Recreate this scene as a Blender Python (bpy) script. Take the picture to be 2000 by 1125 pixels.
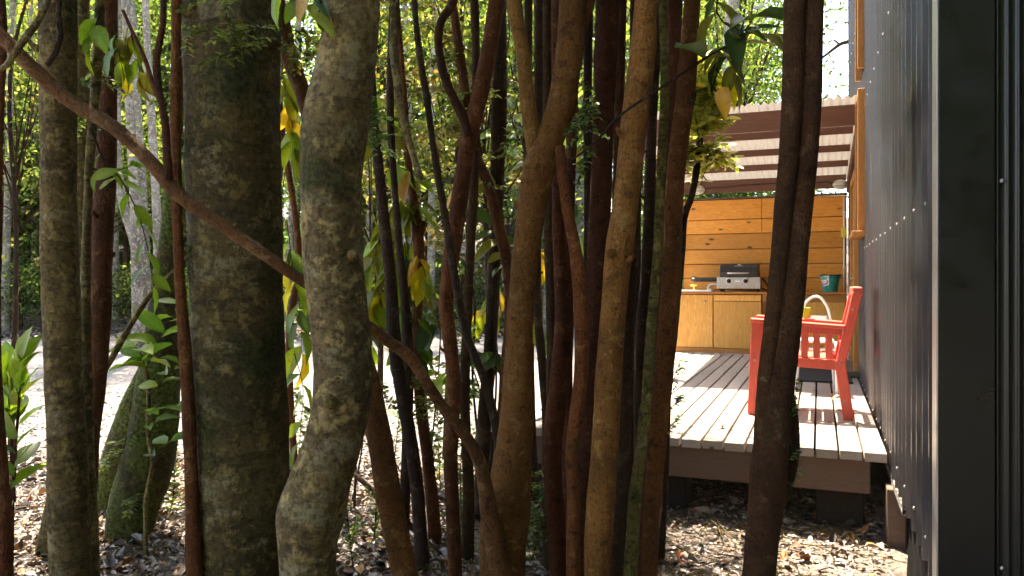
import bpy, bmesh, math, random
import numpy as np
from mathutils import Vector, Matrix, noise as mnoise

for o in list(bpy.data.objects): bpy.data.objects.remove(o)
scene = bpy.context.scene
COL = scene.collection
random.seed(7)
RAD = math.radians

# ------------------------------------------------------------------ camera, sky, sun, exposure
EYE = 1.47; FPX = 1500.0; HY = 550.0
YAW = math.atan(0.4); SN, CS = math.sin(YAW), math.cos(YAW)
cam_d = bpy.data.cameras.new('camera'); cam = bpy.data.objects.new('camera', cam_d); COL.objects.link(cam)
cam.location = (0, 0, EYE); cam.rotation_euler = (RAD(90), 0, YAW)
cam_d.sensor_width = 36; cam_d.lens = 27; cam_d.shift_y = -12.5/2000; cam_d.clip_start = 0.05; cam_d.clip_end = 600
scene.camera = cam
SUN = Vector((-0.80, 0.85, 2.6)).normalized()          # from the place towards the sun
SUN_EL = math.asin(SUN.z); SUN_AZ = math.atan2(SUN.x, SUN.y)
world = bpy.data.worlds.new('World'); scene.world = world; world.use_nodes = True
wn = world.node_tree; wn.nodes.clear()
sky = wn.nodes.new('ShaderNodeTexSky'); sky.sky_type = 'NISHITA'; sky.sun_disc = False
sky.sun_elevation = SUN_EL; sky.sun_rotation = SUN_AZ; sky.air_density = 1.0; sky.dust_density = 1.5
bg = wn.nodes.new('ShaderNodeBackground'); bg.inputs[1].default_value = 0.15
wo = wn.nodes.new('ShaderNodeOutputWorld')
wn.links.new(sky.outputs[0], bg.inputs[0]); wn.links.new(bg.outputs[0], wo.inputs[0])
sl = bpy.data.lights.new('sun', 'SUN'); sl.energy = 5.0; sl.angle = RAD(0.5); sl.color = (1.0, 0.94, 0.84)
so = bpy.data.objects.new('sun', sl); COL.objects.link(so); so.location = (0, 0, 30)
so.rotation_euler = (-SUN).to_track_quat('-Z', 'Y').to_euler()
vs = scene.view_settings; vs.view_transform = 'Standard'; vs.look = 'None'; vs.exposure = 2.6; vs.gamma = 1.0; vs.use_curve_mapping = False
vs.use_white_balance = True; vs.white_balance_temperature = 7600; vs.white_balance_tint = 12
scene.render.engine = 'CYCLES'
scene.cycles.use_adaptive_sampling = True; scene.cycles.adaptive_threshold = 0.04; scene.cycles.adaptive_min_samples = 12
scene.cycles.max_bounces = 5; scene.cycles.diffuse_bounces = 3; scene.cycles.transmission_bounces = 3; scene.cycles.transparent_max_bounces = 8

def W(px, py, d):
    """photo pixel (2000 wide) at a distance d in front of the eye -> the point in the place"""
    u = (px-1000)/FPX*d
    return Vector((CS*u-SN*d, SN*u+CS*d, EYE+(HY-py)/FPX*d))
def UD(u, d): return (CS*u-SN*d, SN*u+CS*d)

# ------------------------------------------------------------------ materials
MATS = {}
class NT:
    def __init__(s, name):
        s.m = bpy.data.materials.new(name); s.m.use_nodes = True; s.t = s.m.node_tree
        s.b = s.t.nodes['Principled BSDF']; s.out = s.t.nodes['Material Output']; MATS[name] = s.m
    def n(s, ty, **kw):
        x = s.t.nodes.new(ty)
        for k, v in kw.items(): setattr(x, k, v)
        return x
    def L(s, a, b): s.t.links.new(a, b)
    def coord(s, scale=(1,1,1), kind='Object', obj_offset=True):
        c = s.n('ShaderNodeTexCoord'); mp = s.n('ShaderNodeMapping'); mp.inputs['Scale'].default_value = scale
        s.L(c.outputs[kind], mp.inputs[0])
        if obj_offset:
            oi = s.n('ShaderNodeObjectInfo'); mm = s.n('ShaderNodeMath', operation='MULTIPLY'); mm.inputs[1].default_value = 37.0
            s.L(oi.outputs['Random'], mm.inputs[0]); cb = s.n('ShaderNodeCombineXYZ')
            for i in range(3): s.L(mm.outputs[0], cb.inputs[i])
            s.L(cb.outputs[0], mp.inputs['Location'])
        return mp.outputs[0]
    def noise(s, vec, scale, detail=4, rough=0.55, dist=0.0):
        x = s.n('ShaderNodeTexNoise'); x.inputs['Scale'].default_value = scale; x.inputs['Detail'].default_value = detail
        x.inputs['Roughness'].default_value = rough; x.inputs['Distortion'].default_value = dist
        if vec is not None: s.L(vec, x.inputs['Vector'])
        return x.outputs['Fac']
    def voro(s, vec, scale, feature='F1', out='Distance', rnd=1.0):
        x = s.n('ShaderNodeTexVoronoi', feature=feature); x.inputs['Scale'].default_value = scale; x.inputs['Randomness'].default_value = rnd
        s.L(vec, x.inputs['Vector']); return x.outputs[out]
    def ramp(s, fac, stops):
        r = s.n('ShaderNodeValToRGB'); e = r.color_ramp.elements
        while len(e) < len(stops): e.new(0.5)
        for i, (p, c) in enumerate(stops):
            e[i].position = p; e[i].color = (c[0], c[1], c[2], 1) if not isinstance(c, (int, float)) else (c, c, c, 1)
        s.L(fac, r.inputs[0]); return r.outputs[0]
    def mix(s, fac, a, b, mode='MIX'):
        x = s.n('ShaderNodeMix', data_type='RGBA', blend_type=mode)
        for sock, v in ((x.inputs[0], fac), (x.inputs[6], a), (x.inputs[7], b)):
            if isinstance(v, (int, float)): sock.default_value = v
            elif isinstance(v, tuple): sock.default_value = (*v, 1)
            else: s.L(v, sock)
        return x.outputs[2]
    def math(s, op, a, b=0.0):
        x = s.n('ShaderNodeMath', operation=op)
        for i, v in enumerate((a, b)):
            if isinstance(v, (int, float)): x.inputs[i].default_value = v
            else: s.L(v, x.inputs[i])
        return x.outputs[0]
    def bump(s, h, strength=0.5, dist=0.01):
        x = s.n('ShaderNodeBump'); x.inputs['Strength'].default_value = strength; x.inputs['Distance'].default_value = dist
        s.L(h, x.inputs['Height']); s.L(x.outputs[0], s.b.inputs['Normal']); return x
    def set(s, col=None, rough=0.6, metal=0.0, spec=0.5):
        if col is not None:
            if isinstance(col, tuple): s.b.inputs['Base Color'].default_value = (*col, 1)
            else: s.L(col, s.b.inputs['Base Color'])
        if isinstance(rough, (int, float)): s.b.inputs['Roughness'].default_value = rough
        else: s.L(rough, s.b.inputs['Roughness'])
        s.b.inputs['Metallic'].default_value = metal; s.b.inputs['Specular IOR Level'].default_value = spec
        return s

def plain(name, col, rough=0.5, metal=0.0, var=0.25, scale=8, spec=0.5, bump=0.0):
    t = NT(name); v = t.coord(); f = t.noise(v, scale, 5, 0.6)
    c = t.mix(f, tuple(x*(1-var) for x in col), tuple(min(1, x*(1+var)) for x in col))
    f2 = t.noise(v, scale*5, 4, 0.6)
    t.set(c, t.ramp(f2, [(0.3, max(0.05, rough-0.1)), (0.7, min(1, rough+0.12))]), metal, spec)
    if bump: t.bump(f2, bump, 0.003)
    return t.m

def objvar(t, c, lo=0.75, hi=1.25, hv=0.012):
    oi = t.n('ShaderNodeObjectInfo'); mr = t.n('ShaderNodeMapRange'); mr.inputs[3].default_value = lo; mr.inputs[4].default_value = hi; t.L(oi.outputs['Random'], mr.inputs[0])
    m2 = t.n('ShaderNodeMapRange'); m2.inputs[3].default_value = 0.5+hv; m2.inputs[4].default_value = 0.5-hv
    fr = t.math('FRACT', t.math('MULTIPLY', oi.outputs['Random'], 7.0)); t.L(fr, m2.inputs[0])
    hs = t.n('ShaderNodeHueSaturation'); t.L(m2.outputs[0], hs.inputs['Hue']); t.L(mr.outputs[0], hs.inputs['Value']); t.L(c, hs.inputs['Color']); return hs.outputs[0]
def bark_grey(name, base_a, base_b, moss=0.5, lichen=0.5, lstr=0.8, mosscol=((0.022, 0.030, 0.006), (0.060, 0.074, 0.016))):
    t = NT(name); v = t.coord(); vz = t.coord((3.2, 3.2, 11.0))
    big = t.noise(v, 4.0, 6, 0.62, 0.3); band = t.noise(vz, 2.2, 6, 0.7, 0.4); fine = t.noise(v, 55, 5, 0.7); med = t.noise(v, 15, 6, 0.7, 0.3)
    c = t.mix(t.ramp(big, [(0.3, 0.0), (0.7, 1.0)]), base_a, base_b)
    c = t.mix(t.ramp(band, [(0.53, 0.0), (0.60, 0.7)]), c, tuple(x*0.42 for x in base_a))
    c = t.mix(t.ramp(t.noise(v, 1.7, 4, 0.6), [(0.42, 0.0), (0.62, 0.75)]), c, tuple(x*0.42 for x in base_a))
    c = t.mix(t.ramp(med, [(0.53, 0.0), (0.59, 0.7)]), c, tuple(x*1.5 for x in base_b))
    lv = t.noise(t.coord((1, 1, 1.6)), 5.5, 7, 0.66, 0.3)
    lm = t.ramp(lv, [(0.60-0.07*lichen, 0.0), (0.635-0.065*lichen, 1.0)])
    sp = t.ramp(med, [(0.40, 0.15), (0.52, 1.0)])
    c = t.mix(t.math('MULTIPLY', lm, t.math('MULTIPLY', sp, lstr)), c, (0.25, 0.215, 0.125))
    mv = t.noise(v, 2.6, 6, 0.65, 0.5)
    mm = t.ramp(mv, [(0.66-0.24*moss, 0.0), (0.78-0.22*moss, 0.9)])
    c = t.mix(mm, c, t.mix(t.ramp(fine, [(0.35, 0.0), (0.65, 1.0)]), *mosscol))
    c = t.mix(t.ramp(fine, [(0.35, 0.7), (0.55, 0.0)]), c, (0.015, 0.011, 0.006))
    t.set(objvar(t, c, 0.9, 1.1), 0.85, 0, 0.2)
    h = t.math('ADD', t.math('MULTIPLY', band, 0.8), t.math('MULTIPLY', fine, 0.5)); h = t.math('ADD', h, t.math('ADD', med, t.math('MULTIPLY', mm, fine)))
    t.bump(h, 1.0, 0.028); return t.m

def bark_red(name, a, b, patch, moss=0.2):
    t = NT(name); v = t.coord(); vl = t.coord((6, 6, 1.1)); vz = t.coord((2.5, 2.5, 9.0))
    f = t.noise(vl, 3.0, 6, 0.65, 0.5); fine = t.noise(v, 90, 5, 0.7); sp = t.noise(v, 13, 6, 0.7, 0.4); wt_ = t.noise(t.coord((14, 14, 5)), 5.0, 5, 0.7, 0.8); big = t.noise(v, 2.3, 4, 0.6, 0.3)
    c = t.mix(t.ramp(f, [(0.32, 0.0), (0.68, 1.0)]), a, b)
    c = t.mix(t.ramp(big, [(0.35, 0.75), (0.55, 0.0)]), c, tuple(x*0.5 for x in a))
    c = t.mix(t.ramp(sp, [(0.56, 0.0), (0.61, 0.75)]), c, patch)
    c = t.mix(t.ramp(sp, [(0.37, 0.8), (0.42, 0.0)]), c, tuple(x*0.40 for x in a))
    c = t.mix(t.ramp(t.noise(vz, 3, 5, 0.65), [(0.56, 0.0), (0.66, 0.5)]), c, tuple(x*0.5 for x in a))
    mv = t.noise(v, 3.1, 7, 0.68, 0.4)
    c = t.mix(t.ramp(mv, [(0.64-0.2*moss, 0.0), (0.74-0.18*moss, 0.75)]), c, t.mix(fine, (0.030, 0.034, 0.009), (0.075, 0.075, 0.026)))
    lv = t.noise(v, 9.0, 6, 0.65); c = t.mix(t.ramp(lv, [(0.66, 0.0), (0.70, 0.6)]), c, (0.21, 0.18, 0.11))
    c = t.mix(t.ramp(fine, [(0.34, 0.7), (0.5, 0.0)]), c, tuple(x*0.3 for x in a))
    c = t.mix(t.ramp(wt_, [(0.60, 0.0), (0.66, 0.75)]), c, tuple(x*0.35 for x in a))
    t.set(objvar(t, c, 0.72, 1.25, 0.010), 0.8, 0, 0.2)
    t.bump(t.math('ADD', sp, t.math('ADD', t.math('MULTIPLY', fine, 0.5), wt_)), 1.0, 0.026); return t.m

bark_grey('bark_grey', (0.155, 0.106, 0.042), (0.265, 0.196, 0.084), 0.28, 0.9, 0.9)
bark_grey('bark_big', (0.084, 0.058, 0.021), (0.152, 0.108, 0.041), 0.60, 0.35, 0.6)
bark_grey('bark_olive', (0.125, 0.092, 0.028), (0.195, 0.150, 0.052), 0.50, 0.35, 0.55)
bark_grey('bark_moss', (0.055, 0.042, 0.018), (0.085, 0.066, 0.026), 1.2, 0.1, 0.5, ((0.060, 0.088, 0.012), (0.175, 0.215, 0.038)))
bark_red('bark_cinnamon', (0.145, 0.050, 0.0135), (0.235, 0.088, 0.023), (0.27, 0.130, 0.046), 0.15)
bark_red('bark_orange', (0.215, 0.086, 0.020), (0.32, 0.136, 0.034), (0.35, 0.185, 0.066), 0.28)
bark_red('bark_tan', (0.135, 0.064, 0.020), (0.205, 0.105, 0.036), (0.25, 0.155, 0.068), 0.25)
bark_red('bark_brown', (0.074, 0.032, 0.012), (0.118, 0.053, 0.019), (0.145, 0.080, 0.036), 0.22)
bark_red('bark_rust', (0.092, 0.028, 0.010), (0.145, 0.047, 0.016), (0.17, 0.078, 0.032), 0.1)
bark_red('bark_dark', (0.046, 0.024, 0.013), (0.080, 0.043, 0.024), (0.115, 0.078, 0.048), 0.3)
bark_grey('bark_pale', (0.26, 0.22, 0.175), (0.46, 0.41, 0.34), 0.05, 0.9)

def leafmat(name, tint=(1, 1, 1), trans=0.5, rough=0.45, hue_var=0.06, spec=0.4):
    t = NT(name); a = t.n('ShaderNodeVertexColor', layer_name='Col')
    hs = t.n('ShaderNodeHueSaturation'); oi = t.n('ShaderNodeObjectInfo')
    mr = t.n('ShaderNodeMapRange'); mr.inputs[3].default_value = 0.5-hue_var; mr.inputs[4].default_value = 0.5+hue_var*0.6
    t.L(oi.outputs['Random'], mr.inputs[0]); t.L(mr.outputs[0], hs.inputs['Hue'])
    c = t.mix(1.0, a.outputs['Color'], tint, 'MULTIPLY'); t.L(c, hs.inputs['Color'])
    f = t.noise(t.coord(), 30, 3, 0.6)
    cc = t.mix(1.0, hs.outputs[0], t.ramp(f, [(0.3, 0.72), (0.7, 1.15)]), 'MULTIPLY')
    if name == 'leaf_big': cc = t.mix(t.ramp(t.noise(t.coord(), 7.0, 5, 0.7), [(0.60, 0.0), (0.68, 0.75)]), cc, (0.14, 0.075, 0.02))
    t.set(cc, rough, 0, spec)
    tr = t.n('ShaderNodeBsdfTranslucent'); g = t.mix(1.0, cc, (1.6, 1.75, 0.7), 'MULTIPLY'); t.L(g, tr.inputs['Color'])
    mx = t.n('ShaderNodeMixShader'); mx.inputs[0].default_value = trans
    t.L(t.b.outputs[0], mx.inputs[1]); t.L(tr.outputs[0], mx.inputs[2]); t.L(mx.outputs[0], t.out.inputs['Surface'])
    return t.m
def leaf_cheap(name, trans, gain, hue_var):
    t = NT(name); a = t.n('ShaderNodeVertexColor', layer_name='Col'); col = a.outputs['Color']
    if hue_var:
        hs = t.n('ShaderNodeHueSaturation'); oi = t.n('ShaderNodeObjectInfo'); mr = t.n('ShaderNodeMapRange'); mr.inputs[3].default_value = 0.5-hue_var*0.5; mr.inputs[4].default_value = 0.5+hue_var
        t.L(oi.outputs['Random'], mr.inputs[0]); t.L(mr.outputs[0], hs.inputs['Hue']); t.L(col, hs.inputs['Color']); col = hs.outputs[0]
    df = t.n('ShaderNodeBsdfDiffuse'); t.L(col, df.inputs[0])
    if trans:
        tr = t.n('ShaderNodeBsdfTranslucent'); t.L(t.mix(1.0, col, gain, 'MULTIPLY'), tr.inputs[0]); mx = t.n('ShaderNodeMixShader'); mx.inputs[0].default_value = trans
        t.L(df.outputs[0], mx.inputs[1]); t.L(tr.outputs[0], mx.inputs[2]); t.L(mx.outputs[0], t.out.inputs['Surface'])
    else: t.L(df.outputs[0], t.out.inputs['Surface'])
leaf_cheap('leaf_forest', 0.5, (1.5, 1.62, 0.85), 0.04)
leafmat('leaf_big', trans=0.45, rough=0.33, hue_var=0.035)
leafmat('leaf_fine', tint=(1.35, 1.4, 1.5), trans=0.4, rough=0.35)
t = NT('leaf_litter'); a_ = t.n('ShaderNodeVertexColor', layer_name='Col'); f_ = t.noise(t.coord(obj_offset=False), 60, 3, 0.6)
t.set(t.mix(1.0, a_.outputs['Color'], t.ramp(f_, [(0.3, 0.6), (0.7, 1.2)]), 'MULTIPLY'), 0.5, 0, 0.4)

def wood(name, a, b, grain_axis=0, rough=0.45, knots=True, dark=(0.10, 0.035, 0.01), gs=1.0, var=0.2, spec=0.4):
    t = NT(name); sc = [9*gs, 9*gs, 9*gs]; sc[grain_axis] = 0.7*gs
    v = t.coord(tuple(sc)); f = t.noise(v, 3.0, 6, 0.6, 1.2); fine = t.noise(v, 14, 4, 0.6, 0.5)
    w = t.math('FRACT', t.math('MULTIPLY', f, 7.0)); w = t.ramp(w, [(0.0, 0.0), (0.75, 0.75), (1.0, 0.05)])
    c = t.mix(w, b, a)
    c = t.mix(t.ramp(fine, [(0.4, 0.0), (0.75, 0.5)]), c, tuple(x*0.6 for x in a))
    if knots:
        ks = [6.0, 6.0, 6.0]; ks[grain_axis] = 2.6
        kd = t.voro(t.coord(tuple(ks)), 1.0)
        km = t.ramp(kd, [(0.05, 1.0), (0.085, 0.7), (0.10, 0.15), (0.16, 0.0)])
        kr = t.n('ShaderNodeTexVoronoi'); kr.inputs['Scale'].default_value = 1.0; t.L(t.coord(tuple(ks)), kr.inputs['Vector'])
        c = t.mix(km, c, dark)
    oi = t.n('ShaderNodeObjectInfo'); rv = t.n('ShaderNodeMapRange'); rv.inputs[3].default_value = 1-var; rv.inputs[4].default_value = 1+var*0.6
    t.L(oi.outputs['Random'], rv.inputs[0]); c = t.mix(1.0, c, rv.outputs[0], 'MULTIPLY')
    t.set(c, rough, 0, spec); t.bump(t.math('ADD', fine, t.math('MULTIPLY', w, 0.5)), 0.25, 0.004); return t.m
wood('pine_plank', (0.92, 0.43, 0.085), (0.62, 0.22, 0.030), 0, var=0.25)
wood('pine_trim', (0.50, 0.24, 0.07), (0.34, 0.14, 0.035), 2, knots=False)
wood('cabinet_ply', (0.84, 0.46, 0.12), (0.60, 0.27, 0.055), 2, rough=0.4, knots=False, gs=0.6)
wood('cabinet_rail', (0.46, 0.20, 0.05), (0.32, 0.125, 0.03), 0, knots=False)
wood('deck_board', (0.44, 0.385, 0.34), (0.30, 0.25, 0.21), 1, rough=0.7, knots=True, dark=(0.12, 0.08, 0.06), var=0.25, spec=0.25)
wood('painted_beam', (0.170, 0.082, 0.056), (0.140, 0.064, 0.044), 0, rough=0.6, knots=False, gs=0.7, var=0.1)
wood('deck_fascia', (0.155, 0.095, 0.066), (0.125, 0.074, 0.050), 0, rough=0.7, knots=False, var=0.1)
wood('red_paint', (0.74, 0.13, 0.085), (0.62, 0.080, 0.055), 2, rough=0.5, knots=False, gs=1.3, var=0.25)
wood('old_timber', (0.16, 0.115, 0.085), (0.11, 0.075, 0.055), 2, rough=0.85, knots=False)

def cladding(name, col, rough):
    t = NT(name); v = t.coord((1, 1, 0.25), obj_offset=False); f = t.noise(v, 2.4, 4, 0.5, 0.4)
    st = t.noise(t.coord((40, 40, 0.6), obj_offset=False), 1.0, 4, 0.6)
    sm = t.noise(t.coord((1, 1, 1), obj_offset=False), 18, 5, 0.7)
    c = t.mix(st, tuple(x*0.8 for x in col), tuple(x*1.25 for x in col))
    c = t.mix(t.ramp(sm, [(0.60, 0.0), (0.8, 0.25)]), c, (0.11, 0.10, 0.09))
    t.set(c, t.ramp(t.math('ADD', t.math('MULTIPLY', st, 0.5), t.math('MULTIPLY', sm, 0.5)), [(0.3, rough-0.06), (0.7, rough+0.1)]), 0.0, 0.45)
    t.bump(st, 0.12, 0.01); return t.m
cladding('charcoal_cladding', (0.066, 0.058, 0.058), 0.17)
cladding('end_cladding_shaded', (0.010, 0.0095, 0.009), 0.32)  # same cladding as the side wall, with the end's shade put into the colour
plain('trim_metal', (0.007, 0.007, 0.0065), 0.36, 0.0, 0.06, 2, 0.4)
plain('lit_flashing_edge', (0.62, 0.58, 0.53), 0.45, 0.8, 0.15, 3)  # side leg of the corner flashing, coloured lighter for the light it catches
plain('dark_timber', (0.028, 0.019, 0.013), 0.9, 0, 0.4, 9)
plain('roof_metal', (0.10, 0.10, 0.105), 0.4, 0.6)
plain('screw_metal', (0.36, 0.35, 0.34), 0.4, 0.8)
plain('black_plastic', (0.012, 0.012, 0.013), 0.45)
plain('black_sheet', (0.005, 0.005, 0.005), 0.85, 0, 0.3, 10, 0.1, 0.4)
plain('mat_rubber', (0.012, 0.011, 0.014), 0.9, 0, 0.4, 60)
plain('white_tube', (0.78, 0.78, 0.76), 0.35)
plain('white_plastic', (0.75, 0.74, 0.70), 0.4)
plain('yellow_plastic', (0.75, 0.62, 0.08), 0.4)
plain('lime_plastic', (0.20, 0.60, 0.02), 0.35)
plain('grill_black', (0.022, 0.021, 0.022), 0.36, 0.2)
plain('steel', (0.55, 0.54, 0.53), 0.32, 0.85, 0.12, 20)
plain('teal_enamel', (0.035, 0.33, 0.29), 0.32, 0, 0.1)
plain('print_white', (0.75, 0.78, 0.78), 0.45)
plain('print_red', (0.55, 0.05, 0.04), 0.45)
plain('print_navy', (0.04, 0.04, 0.16), 0.45)
plain('print_green', (0.22, 0.38, 0.06), 0.45)
plain('concrete', (0.30, 0.28, 0.26), 0.9, 0, 0.3, 12, 0.3, 0.5)
plain('stone_grey', (0.24, 0.24, 0.25), 0.8, 0, 0.35, 14, 0.3, 0.5)
plain('stone_tan', (0.33, 0.27, 0.21), 0.85, 0, 0.35, 14, 0.3, 0.5)
plain('stone_white', (0.62, 0.63, 0.66), 0.7, 0, 0.1, 14, 0.3, 0.3)
plain('leaf_orange', (0.48, 0.20, 0.035), 0.55, 0, 0.4, 40)
plain('leaf_russet', (0.28, 0.085, 0.03), 0.55, 0, 0.4, 40)
plain('lamp_glass', (0.72, 0.70, 0.64), 0.3)
plain('dark_interior', (0.01, 0.01, 0.01), 0.9)

t = NT('window_glass'); t.set((0.02, 0.024, 0.03), 0.05, 0, 0.9)
t = NT('roof_sheet'); v = t.coord((1, 1, 1), obj_offset=False); f = t.noise(v, 3, 5, 0.6)
c = t.mix(f, (0.30, 0.275, 0.25), (0.38, 0.355, 0.325)); t.set(c, 0.4, 0, 0.5)
tr = t.n('ShaderNodeBsdfTranslucent'); t.L(c, tr.inputs[0]); mx = t.n('ShaderNodeMixShader'); mx.inputs[0].default_value = 0.16
t.L(t.b.outputs[0], mx.inputs[1]); t.L(tr.outputs[0], mx.inputs[2]); t.L(mx.outputs[0], t.out.inputs['Surface'])
# vermin strip, speckled foam
t = NT('foam_strip'); v = t.coord(obj_offset=False); d_ = t.voro(v, 95); c = t.ramp(d_, [(0.25, (0.75, 0.70, 0.6)), (0.45, (0.03, 0.025, 0.02))]); t.set(c, 0.8); t.bump(d_, 0.8, 0.01)
# soil / gravel
t = NT('soil'); v = t.coord(obj_offset=False); a = t.noise(v, 1.1, 8, 0.65); b2 = t.noise(v, 22, 6, 0.7); vd = t.voro(v, 34)
c = t.mix(a, (0.045, 0.033, 0.026), (0.105, 0.080, 0.064)); c = t.mix(t.ramp(b2, [(0.45, 0.0), (0.7, 0.8)]), c, (0.16, 0.125, 0.10))
c = t.mix(t.ramp(vd, [(0.05, 0.5), (0.35, 0.0)]), c, (0.20, 0.165, 0.135))
c = t.mix(t.ramp(t.noise(v, 0.55, 5, 0.6), [(0.42, 0.0), (0.58, 0.85)]), c, t.mix(b2, (0.19, 0.155, 0.125), (0.36, 0.315, 0.27)))
t.set(c, 0.95, 0, 0.2); t.bump(t.math('ADD', b2, t.math('MULTIPLY', vd, 0.8)), 1.0, 0.03)
t = NT('gravel'); v = t.coord(obj_offset=False); vd = t.n('ShaderNodeTexVoronoi'); vd.inputs['Scale'].default_value = 38; t.L(v, vd.inputs['Vector'])
a = t.noise(v, 0.7, 6, 0.6); c = t.mix(a, (0.155, 0.148, 0.145), (0.24, 0.23, 0.222))
sep = t.n('ShaderNodeSeparateColor'); t.L(vd.outputs['Color'], sep.inputs[0])
c = t.mix(1.0, c, t.ramp(sep.outputs[0], [(0.0, 0.4), (1.0, 1.3)]), 'MULTIPLY'); c = t.mix(t.ramp(vd.outputs['Distance'], [(0.35, 0.0), (0.7, 0.6)]), c, (0.12, 0.105, 0.09))
c = t.mix(t.ramp(t.noise(v, 2.2, 7, 0.7), [(0.55, 0.0), (0.7, 0.6)]), c, (0.20, 0.15, 0.11))
t.set(c, 0.9, 0, 0.25); t.bump(vd.outputs['Distance'], -0.9, 0.02)
M = MATS

# ------------------------------------------------------------------ object helpers
def link(name, me, mat=None, parent=None, loc=(0, 0, 0), rot=None, kind=None):
    o = bpy.data.objects.new(name, me); COL.objects.link(o)
    if mat is not None and me is not None and not me.materials: me.materials.append(M[mat] if isinstance(mat, str) else mat)
    o.location = loc
    if rot is not None: o.rotation_euler = rot
    if parent is not None: o.parent = parent
    if kind: o['kind'] = kind
    return o
def tag(o, label, cat, group=None):
    o['label'] = label; o['category'] = cat
    if group: o['group'] = group
    return o
def thing(name, label, cat, loc=(0, 0, 0), group=None):
    o = bpy.data.objects.new(name, None); COL.objects.link(o); o.location = loc; o.empty_display_size = 0.2
    return tag(o, label, cat, group)
def base(o): return Vector(o.location)

def mesh_np(name, V, faces, smooth=False):
    me = bpy.data.meshes.new(name); me.from_pydata([tuple(v) for v in V], [], faces)
    if smooth: me.polygons.foreach_set('use_smooth', [True]*len(me.polygons))
    me.update(); return me

def box_me(name, sx, sy, sz, bevel=0.0, segs=1):
    bm = bmesh.new(); bmesh.ops.create_cube(bm, size=1.0)
    bmesh.ops.scale(bm, vec=(sx, sy, sz), verts=bm.verts)
    if bevel > 0: bmesh.ops.bevel(bm, geom=bm.edges[:], offset=min(bevel, 0.45*min(sx, sy, sz)), segments=segs, affect='EDGES', profile=0.5)
    me = bpy.data.meshes.new(name); bm.to_mesh(me); bm.free(); return me
def box(name, x0, x1, y0, y1, z0, z1, mat, parent=None, bevel=0.003, kind=None):
    b = base(parent) if parent is not None else Vector((0, 0, 0))
    if parent is not None and parent.parent is not None: b = b + base(parent.parent)
    return link(name, box_me(name, x1-x0, y1-y0, z1-z0, bevel), mat, parent, Vector(((x0+x1)/2, (y0+y1)/2, (z0+z1)/2))-b, kind=kind)
def bar(name, p0, p1, w, h, mat, parent=None, bevel=0.004, up=(0, 0, 1)):
    p0, p1 = Vector(p0), Vector(p1); d = p1-p0; L_ = d.length; d.normalize(); u = Vector(up)
    s = d.cross(u).normalized(); u = s.cross(d)
    me = box_me(name, w, L_, h, bevel)
    Mx = Matrix(((s.x, d.x, u.x, 0), (s.y, d.y, u.y, 0), (s.z, d.z, u.z, 0), (0, 0, 0, 1)))
    me.transform(Mx); b = base(parent) if parent is not None else Vector((0, 0, 0))
    return link(name, me, mat, parent, (p0+p1)/2-b)
def cyl_me(name, r0, r1, h, n=20, cap=True, bevel=0):
    V = []; F = []
    for k, (r, z) in enumerate(((r0, 0), (r1, h))):
        for i in range(n): a = 2*math.pi*i/n; V.append((r*math.cos(a), r*math.sin(a), z))
    for i in range(n): F.append((i, (i+1) % n, n+(i+1) % n, n+i))
    if cap: F.append(tuple(range(n-1, -1, -1))); F.append(tuple(range(n, 2*n)))
    return mesh_np(name, V, F)
def lathe_me(name, prof, n=24):
    V = []; F = []
    for (r, z) in prof:
        for i in range(n): a = 2*math.pi*i/n; V.append((r*math.cos(a), r*math.sin(a), z))
    for k in range(len(prof)-1):
        for i in range(n): F.append((k*n+i, k*n+(i+1) % n, (k+1)*n+(i+1) % n, (k+1)*n+i))
    return mesh_np(name, V, F, True)

def catmull(P, step):
    """P list of tuples (x,y,z,r); resample smoothly"""
    P = [np.array(p, float) for p in P]
    if len(P) == 2: P = [P[0], (P[0]+P[1])/2, P[1]]
    Q = [2*P[0]-P[1]]+P+[2*P[-1]-P[-2]]; out = []
    for i in range(1, len(Q)-2):
        a, b, c, d = Q[i-1:i+3]; n = max(1, int(np.linalg.norm(c[:3]-b[:3])/step))
        for k in range(n):
            t = k/n; out.append(0.5*((2*b)+(c-a)*t+(2*a-5*b+4*c-d)*t*t+(3*b-a-3*c+d)*t**3))
    out.append(Q[-2]); return out
def tube_data(P, segs=12, step=0.05, amp=0.0, seed=0, smooth_path=True):
    R = catmull(P, step) if smooth_path else [np.array(p, float) for p in P]
    V = []; F = []; n = len(R); pu = None
    for i, p in enumerate(R):
        tdir = Vector((R[min(i+1, n-1)]-R[max(i-1, 0)])[:3]).normalized()
        if pu is None:
            pu = Vector((1, 0, 0)) if abs(tdir.x) < 0.8 else Vector((0, 1, 0))
        pu = (pu-tdir*pu.dot(tdir)).normalized(); pv = tdir.cross(pu)
        c = Vector(p[:3]); r = max(p[3], 0.0008)
        for k in range(segs):
            a = 2*math.pi*k/segs; dv = pu*math.cos(a)+pv*math.sin(a); rr = r
            if amp:
                q = c+dv*r; sd = seed*7.31
                rr = r*(1+amp*(1.1*mnoise.noise(Vector((q.x*5+sd, q.y*5, q.z*2.2)))+0.7*mnoise.noise(Vector((q.x*14, q.y*14+sd, q.z*7)))+0.35*mnoise.noise(Vector((q.x*36, q.y*36+sd, q.z*26)))))
            V.append(c+dv*rr)
    for i in range(n-1):
        for k in range(segs):
            a = i*segs+k; b = i*segs+(k+1) % segs; F.append((a, b, b+segs, a+segs))
    F.append(tuple(range(segs-1, -1, -1))); F.append(tuple((n-1)*segs+k for k in range(segs)))
    return V, F
def merge(datas):
    V = []; F = []
    for v, f in datas:
        o = len(V); V += list(v); F += [tuple(i+o for i in q) for q in f]
    return V, F
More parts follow.
